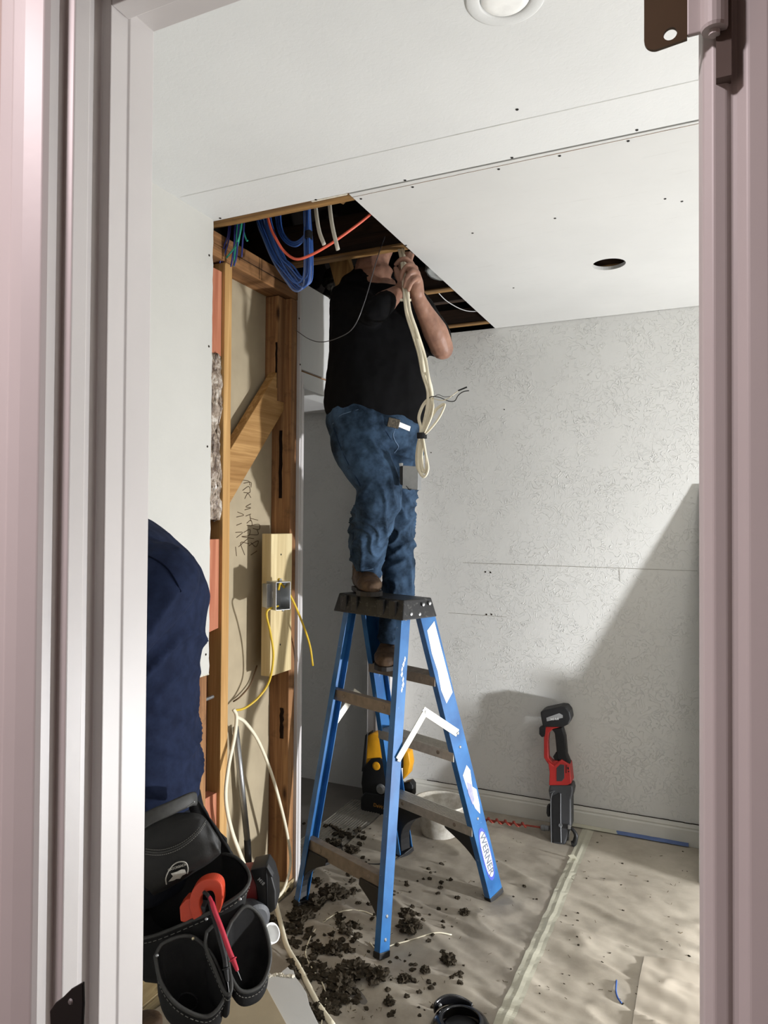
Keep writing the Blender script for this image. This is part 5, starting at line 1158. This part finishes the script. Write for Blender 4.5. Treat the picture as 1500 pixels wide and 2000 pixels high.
# leather back panel with flap
def panel(nm, pts, th, mat, par, dd=0, bulge=0, bev=.003):
    b = MB(); b.prism([k2(x, y, DP + dd + (e if len(p) > 2 else 0)) for p in pts for x, y, e in [(p[0], p[1], p[2] if len(p) > 2 else 0)]], fwd * th); return ob(nm, b, mat, par, bev)
def bulgy(nm, top, bot, mat, par, dd, amp, n=18, m_=10):
    b = MB(); T = spline([k2(x, y, DP + dd) for x, y in top], 8); B = spline([k2(x, y, DP + dd) for x, y in bot], 8)
    g = lambda L, t: L[min(len(L) - 1, int(t * (len(L) - 1)))].lerp(L[min(len(L) - 1, int(t * (len(L) - 1)) + 1)], t * (len(L) - 1) % 1)
    G = [[g(T, i / n).lerp(g(B, i / n), j / m_) - fwd * amp * sin(pi * (.15 + .75 * j / m_)) * (1 - .85 * (i / n) ** 3) + fwd * .008 * fbm((i * .25, j * .3, 1), 1, 2) for j in range(m_ + 1)] for i in range(n + 1)]
    V_ = [[b.bm.verts.new(p) for p in r] for r in G]
    for i in range(n):
        for j in range(m_): b.bm.faces.new((V_[i][j], V_[i][j + 1], V_[i + 1][j + 1], V_[i + 1][j]))
    o = ob(nm, b, mat, par, smooth=True); s = o.modifiers.new('thickness', 'SOLIDIFY'); s.thickness = .006; s.offset = 1; return o
fl1 = bulgy('leather_panel', [(250, 1640), (300, 1600), (345, 1582), (390, 1582), (412, 1604), (432, 1645)], [(250, 1760), (300, 1745), (345, 1722), (390, 1695), (418, 1678), (433, 1664)], lea, root, -.03, .045)
fl0 = bulgy('back_panel', [(250, 1600), (300, 1585), (345, 1570), (380, 1560), (400, 1580), (440, 1640)], [(250, 1850), (300, 1840), (360, 1810), (420, 1770), (470, 1730), (470, 1690)], M['canvas'], root, .075, .01)
bpy.context.view_layer.update()
def onto(x, y, tgt, lift=.001):
    inv = wm(tgt).inverted(); d = ray(x, y).normalized(); ok, loc, nn, ix = tgt.ray_cast(inv @ CAM, inv.to_3x3() @ d)
    if not ok: return None
    if nn.dot(d) > 0: nn = -nn
    return wm(tgt) @ loc - d * lift - d * .0065
def trace(nm, pts, tgt, r_, mat, dash=False, par=None):
    P = [p for p in (onto(x, y, tgt) for x, y in pts) if p]
    if len(P) < 2: return
    P = spline(P, 6); b = MB()
    if dash:
        for a, c in list(zip(P, P[1:])): b.tube([a, a.lerp(c, .6)], r_, 4, smooth=0)
    else: b.tube(P, r_, 6, smooth=0)
    o = ob(nm, b, mat, par or tgt)
    if dash: o['kind'] = 'stuff'
    return o
arc = [(284, 1663), (300, 1665), (320, 1664), (345, 1656), (370, 1640), (390, 1620), (402, 1602)]
trace('flap_edge', arc, fl1, .0018, trimm); trace('double_stitching', [(x, y + 5) for x, y in arc], fl1, .0008, thrd, True); trace('double_stitching', [(x + 1, y - 5) for x, y in arc], fl1, .0008, thrd, True)
# stamped badge: arch, animal shape and base bar with its lettering
bdg = plain('silver_print', 'aaa79e', .6, .1, .3, .1, 200)
trace('badge_arch', [(325, 1727), (324, 1715), (330, 1700), (340, 1688), (352, 1683), (363, 1685), (367, 1695), (366, 1706)], fl1, .0013, bdg)
P = [onto(x, y, fl1) for x, y in ((329, 1722), (338, 1711), (334, 1706), (346, 1702), (354, 1698), (361, 1698), (364, 1706), (356, 1710), (352, 1716), (345, 1716), (340, 1719))]
if all(P): b = MB(); b.prism(P, -fwd * .0008); ob('badge_emblem', b, bdg, fl1)
P = [onto(x, y, fl1) for x, y in ((317, 1738), (322, 1728), (366, 1709), (368, 1713))]
if all(P): b = MB(); b.prism(P, -fwd * .0008); ob('badge_bar', b, plain('grey_badge_bar', '5f5d58', .6), fl1)
p = onto(346, 1694, fl1, .002)
if p: text_mesh('GATORBACK', .0072, frame(p, RT + UP * .34, UP - RT * .34), bdg, 'badge_lettering', fl1)
# belt strap, rivets
def strapbar(nm, P, w_, mat, par): b = MB(); b.tube(P, .0035, 8, flat=(w_ / .0035 * .5, UP)); return ob(nm, b, mat, par, smooth=True)
strapbar('belt_strap', [k2(240, 1630, DP - .10), k2(290, 1598, DP - .10), k2(330, 1580, DP - .085), k2(370, 1562, DP - .05), k2(383, 1560, DP - .02)], .030, trimm, root)
b = MB(); b.tube([k2(366, 1576, DP - .09), k2(380, 1566, DP - .10)], .0016, 6, smooth=0); ob('strap_pin', b, M['steel'], root)
for x, y, dd in ((469, 1756, -.075), (377, 1833, -.09), (307, 1866, -.115), (403, 1795, -.085)):
    b = MB(); b.ball(k2(x, y, DP + dd), .0038, 1, 1, 1, 2); ob('rivet', b, plain('worn_brass_rivet', 'cfc6a8', .3, .8, .6) if x == 377 else M['steel'], root, smooth=True)
# small coil in the front pocket
b = MB(); P = []
for i in range(60): a = i * .42; P.append(k2(366 + 20 * cos(a), 1957 + 18 * sin(a), DP - .125 + .0006 * i))
b.tube(P, .0016, 5, smooth=0); tag(ob('wire_coil', b, M['black']), 'small black wire coil lying in the front pocket of the tool pouch', 'wire coil')
# clamp meter with red and black probes
root = thing('clamp_meter', k2(400, 1790, DP - .03), 'orange-red clamp meter sitting in the main pocket of the tool pouch', 'clamp meter')
orr = plain('orange_red_plastic', 'c4442a', .42, 0, .45, .07, 20)
b = MB(); R = []
Cc = (408, 1762)
pts = [(378, 1800), (370, 1775), (372, 1748), (384, 1728), (402, 1718), (420, 1718), (432, 1728), (435, 1748), (434, 1768), (428, 1785)]
inn = [(395, 1790), (390, 1772), (391, 1756), (399, 1745), (408, 1741), (415, 1742), (419, 1750), (420, 1760), (421, 1770), (419, 1780)]
dd = -.075; Pf = spline([k2(x, y, DP + dd) for x, y in pts], 4); Pi = spline([k2(x, y, DP + dd) for x, y in inn], 4)
for a, c in zip(Pf, Pi): R.append([a, c, c + fwd * .030, a + fwd * .030])
b.rings(R); ob('jaw', b, orr, root, .003)
panel('jaw_root', [(350, 1772), (362, 1758), (380, 1752), (388, 1782), (380, 1808), (352, 1800)], .032, orr, root, dd=-.07)
panel('meter_body', [(384, 1770), (402, 1772), (400, 1800), (382, 1806)], .03, dkg, root, dd=-.068)
for nm, P, mt, tipm in (('red_probe', [(405, 1748, -.085), (412, 1758, -.095), (420, 1782, -.11), (433, 1815, -.125), (447, 1855, -.14), (454, 1872, -.147)], plain('magenta_red_rubber', 'b02038', .45), 1), ('black_probe', [(398, 1742, -.08), (408, 1752, -.09), (416, 1785, -.10), (428, 1830, -.12), (438, 1868, -.135), (441, 1890, -.145)], M['black'], 0)):
    b = MB(); b.tube([k2(x, y, DP + z) for x, y, z in P], lambda t: .0055 if t > .25 else .004, 12); pr = ob(nm, b, mt, root, smooth=True)
    x, y, z = P[-1]; g = k2(x, y, DP + z); ax = (g - k2(*P[-2][:2], DP + P[-2][2])).normalized()
    b = MB(); b.lathe([(.005, 0), (.0085, .001), (.0085, .003), (.0055, .004), (.004, .022), (.003, .026)], g, ax, 14); ob('probe_guard', b, mt, pr, smooth=False)
    b = MB(); b.cyl(g + ax * .024, g + ax * .045, .0012, 8, .0005); ob('probe_tip', b, M['steel'], pr)
# impact driver hanging behind the pouch
root = thing('impact_driver', k2(505, 1790, DP + .22), 'dark red cordless driver with a black battery, hanging behind the tool pouch', 'power drill')
DB = DP + .20
def bp(x, y, dd=0): return at(x, y, d=DB + dd)
def bpr(nm, pts, mat, dd, th, bev=.004, parent=root): b = MB(); b.prism([bp(x, y, dd) for x, y in pts], fwd * th); return ob(nm, b, mat, parent, bev, 3)
bt = bpr('battery', [(488, 1700), (519, 1693), (530, 1710), (538, 1740), (539, 1776), (528, 1785), (505, 1768), (500, 1730)], M['black'], 0, .075)
bpr('battery_seam', [(519, 1696), (522, 1710), (524, 1780), (521, 1781), (519, 1712)], M['tapec'], -.0015, .01, .0, bt)
bpr('battery_edge', [(519, 1694), (522, 1694), (533, 1712), (530, 1714)], dkg, -.002, .02, .001, bt)
text_mesh('M18', .012, frame(bp(510, 1722, -.001), RT * .9 - UP * .9, UP + RT * .3), plain('faint_label', '8c8c8a', .5), 'battery_lettering', bt)
bpr('red_foot', [(470, 1706), (490, 1704), (502, 1730), (505, 1764), (480, 1760), (470, 1735)], plain('dark_red_plastic', '7c2626', .45), .01, .06)
b = MB(); b.lathe([(.0, -.012), (.036, -.010), (.040, 0), (.040, .05), (.03, .055)], bp(484, 1780, .02), -fwd + RT * .7, 28); ob('ribbed_drum', b, plain('grey_rubber', '4a4c50', .55), root, smooth=False)
# white pipe end below it
a = k2(500, 1836, DP + .06); c = k2(532, 1822, DP + .03); b = MB(); ax = (c - a).normalized(); b.lathe([(.021, 0), (.0225, .005), (.0225, (c - a).length), (.019, (c - a).length), (.019, .006)], a, ax, 28, cap=False)
tag(ob('plastic_pipe_end', b, M['white'], smooth=True), 'short white plastic pipe end poking out beside the tool pouch', 'pipe')
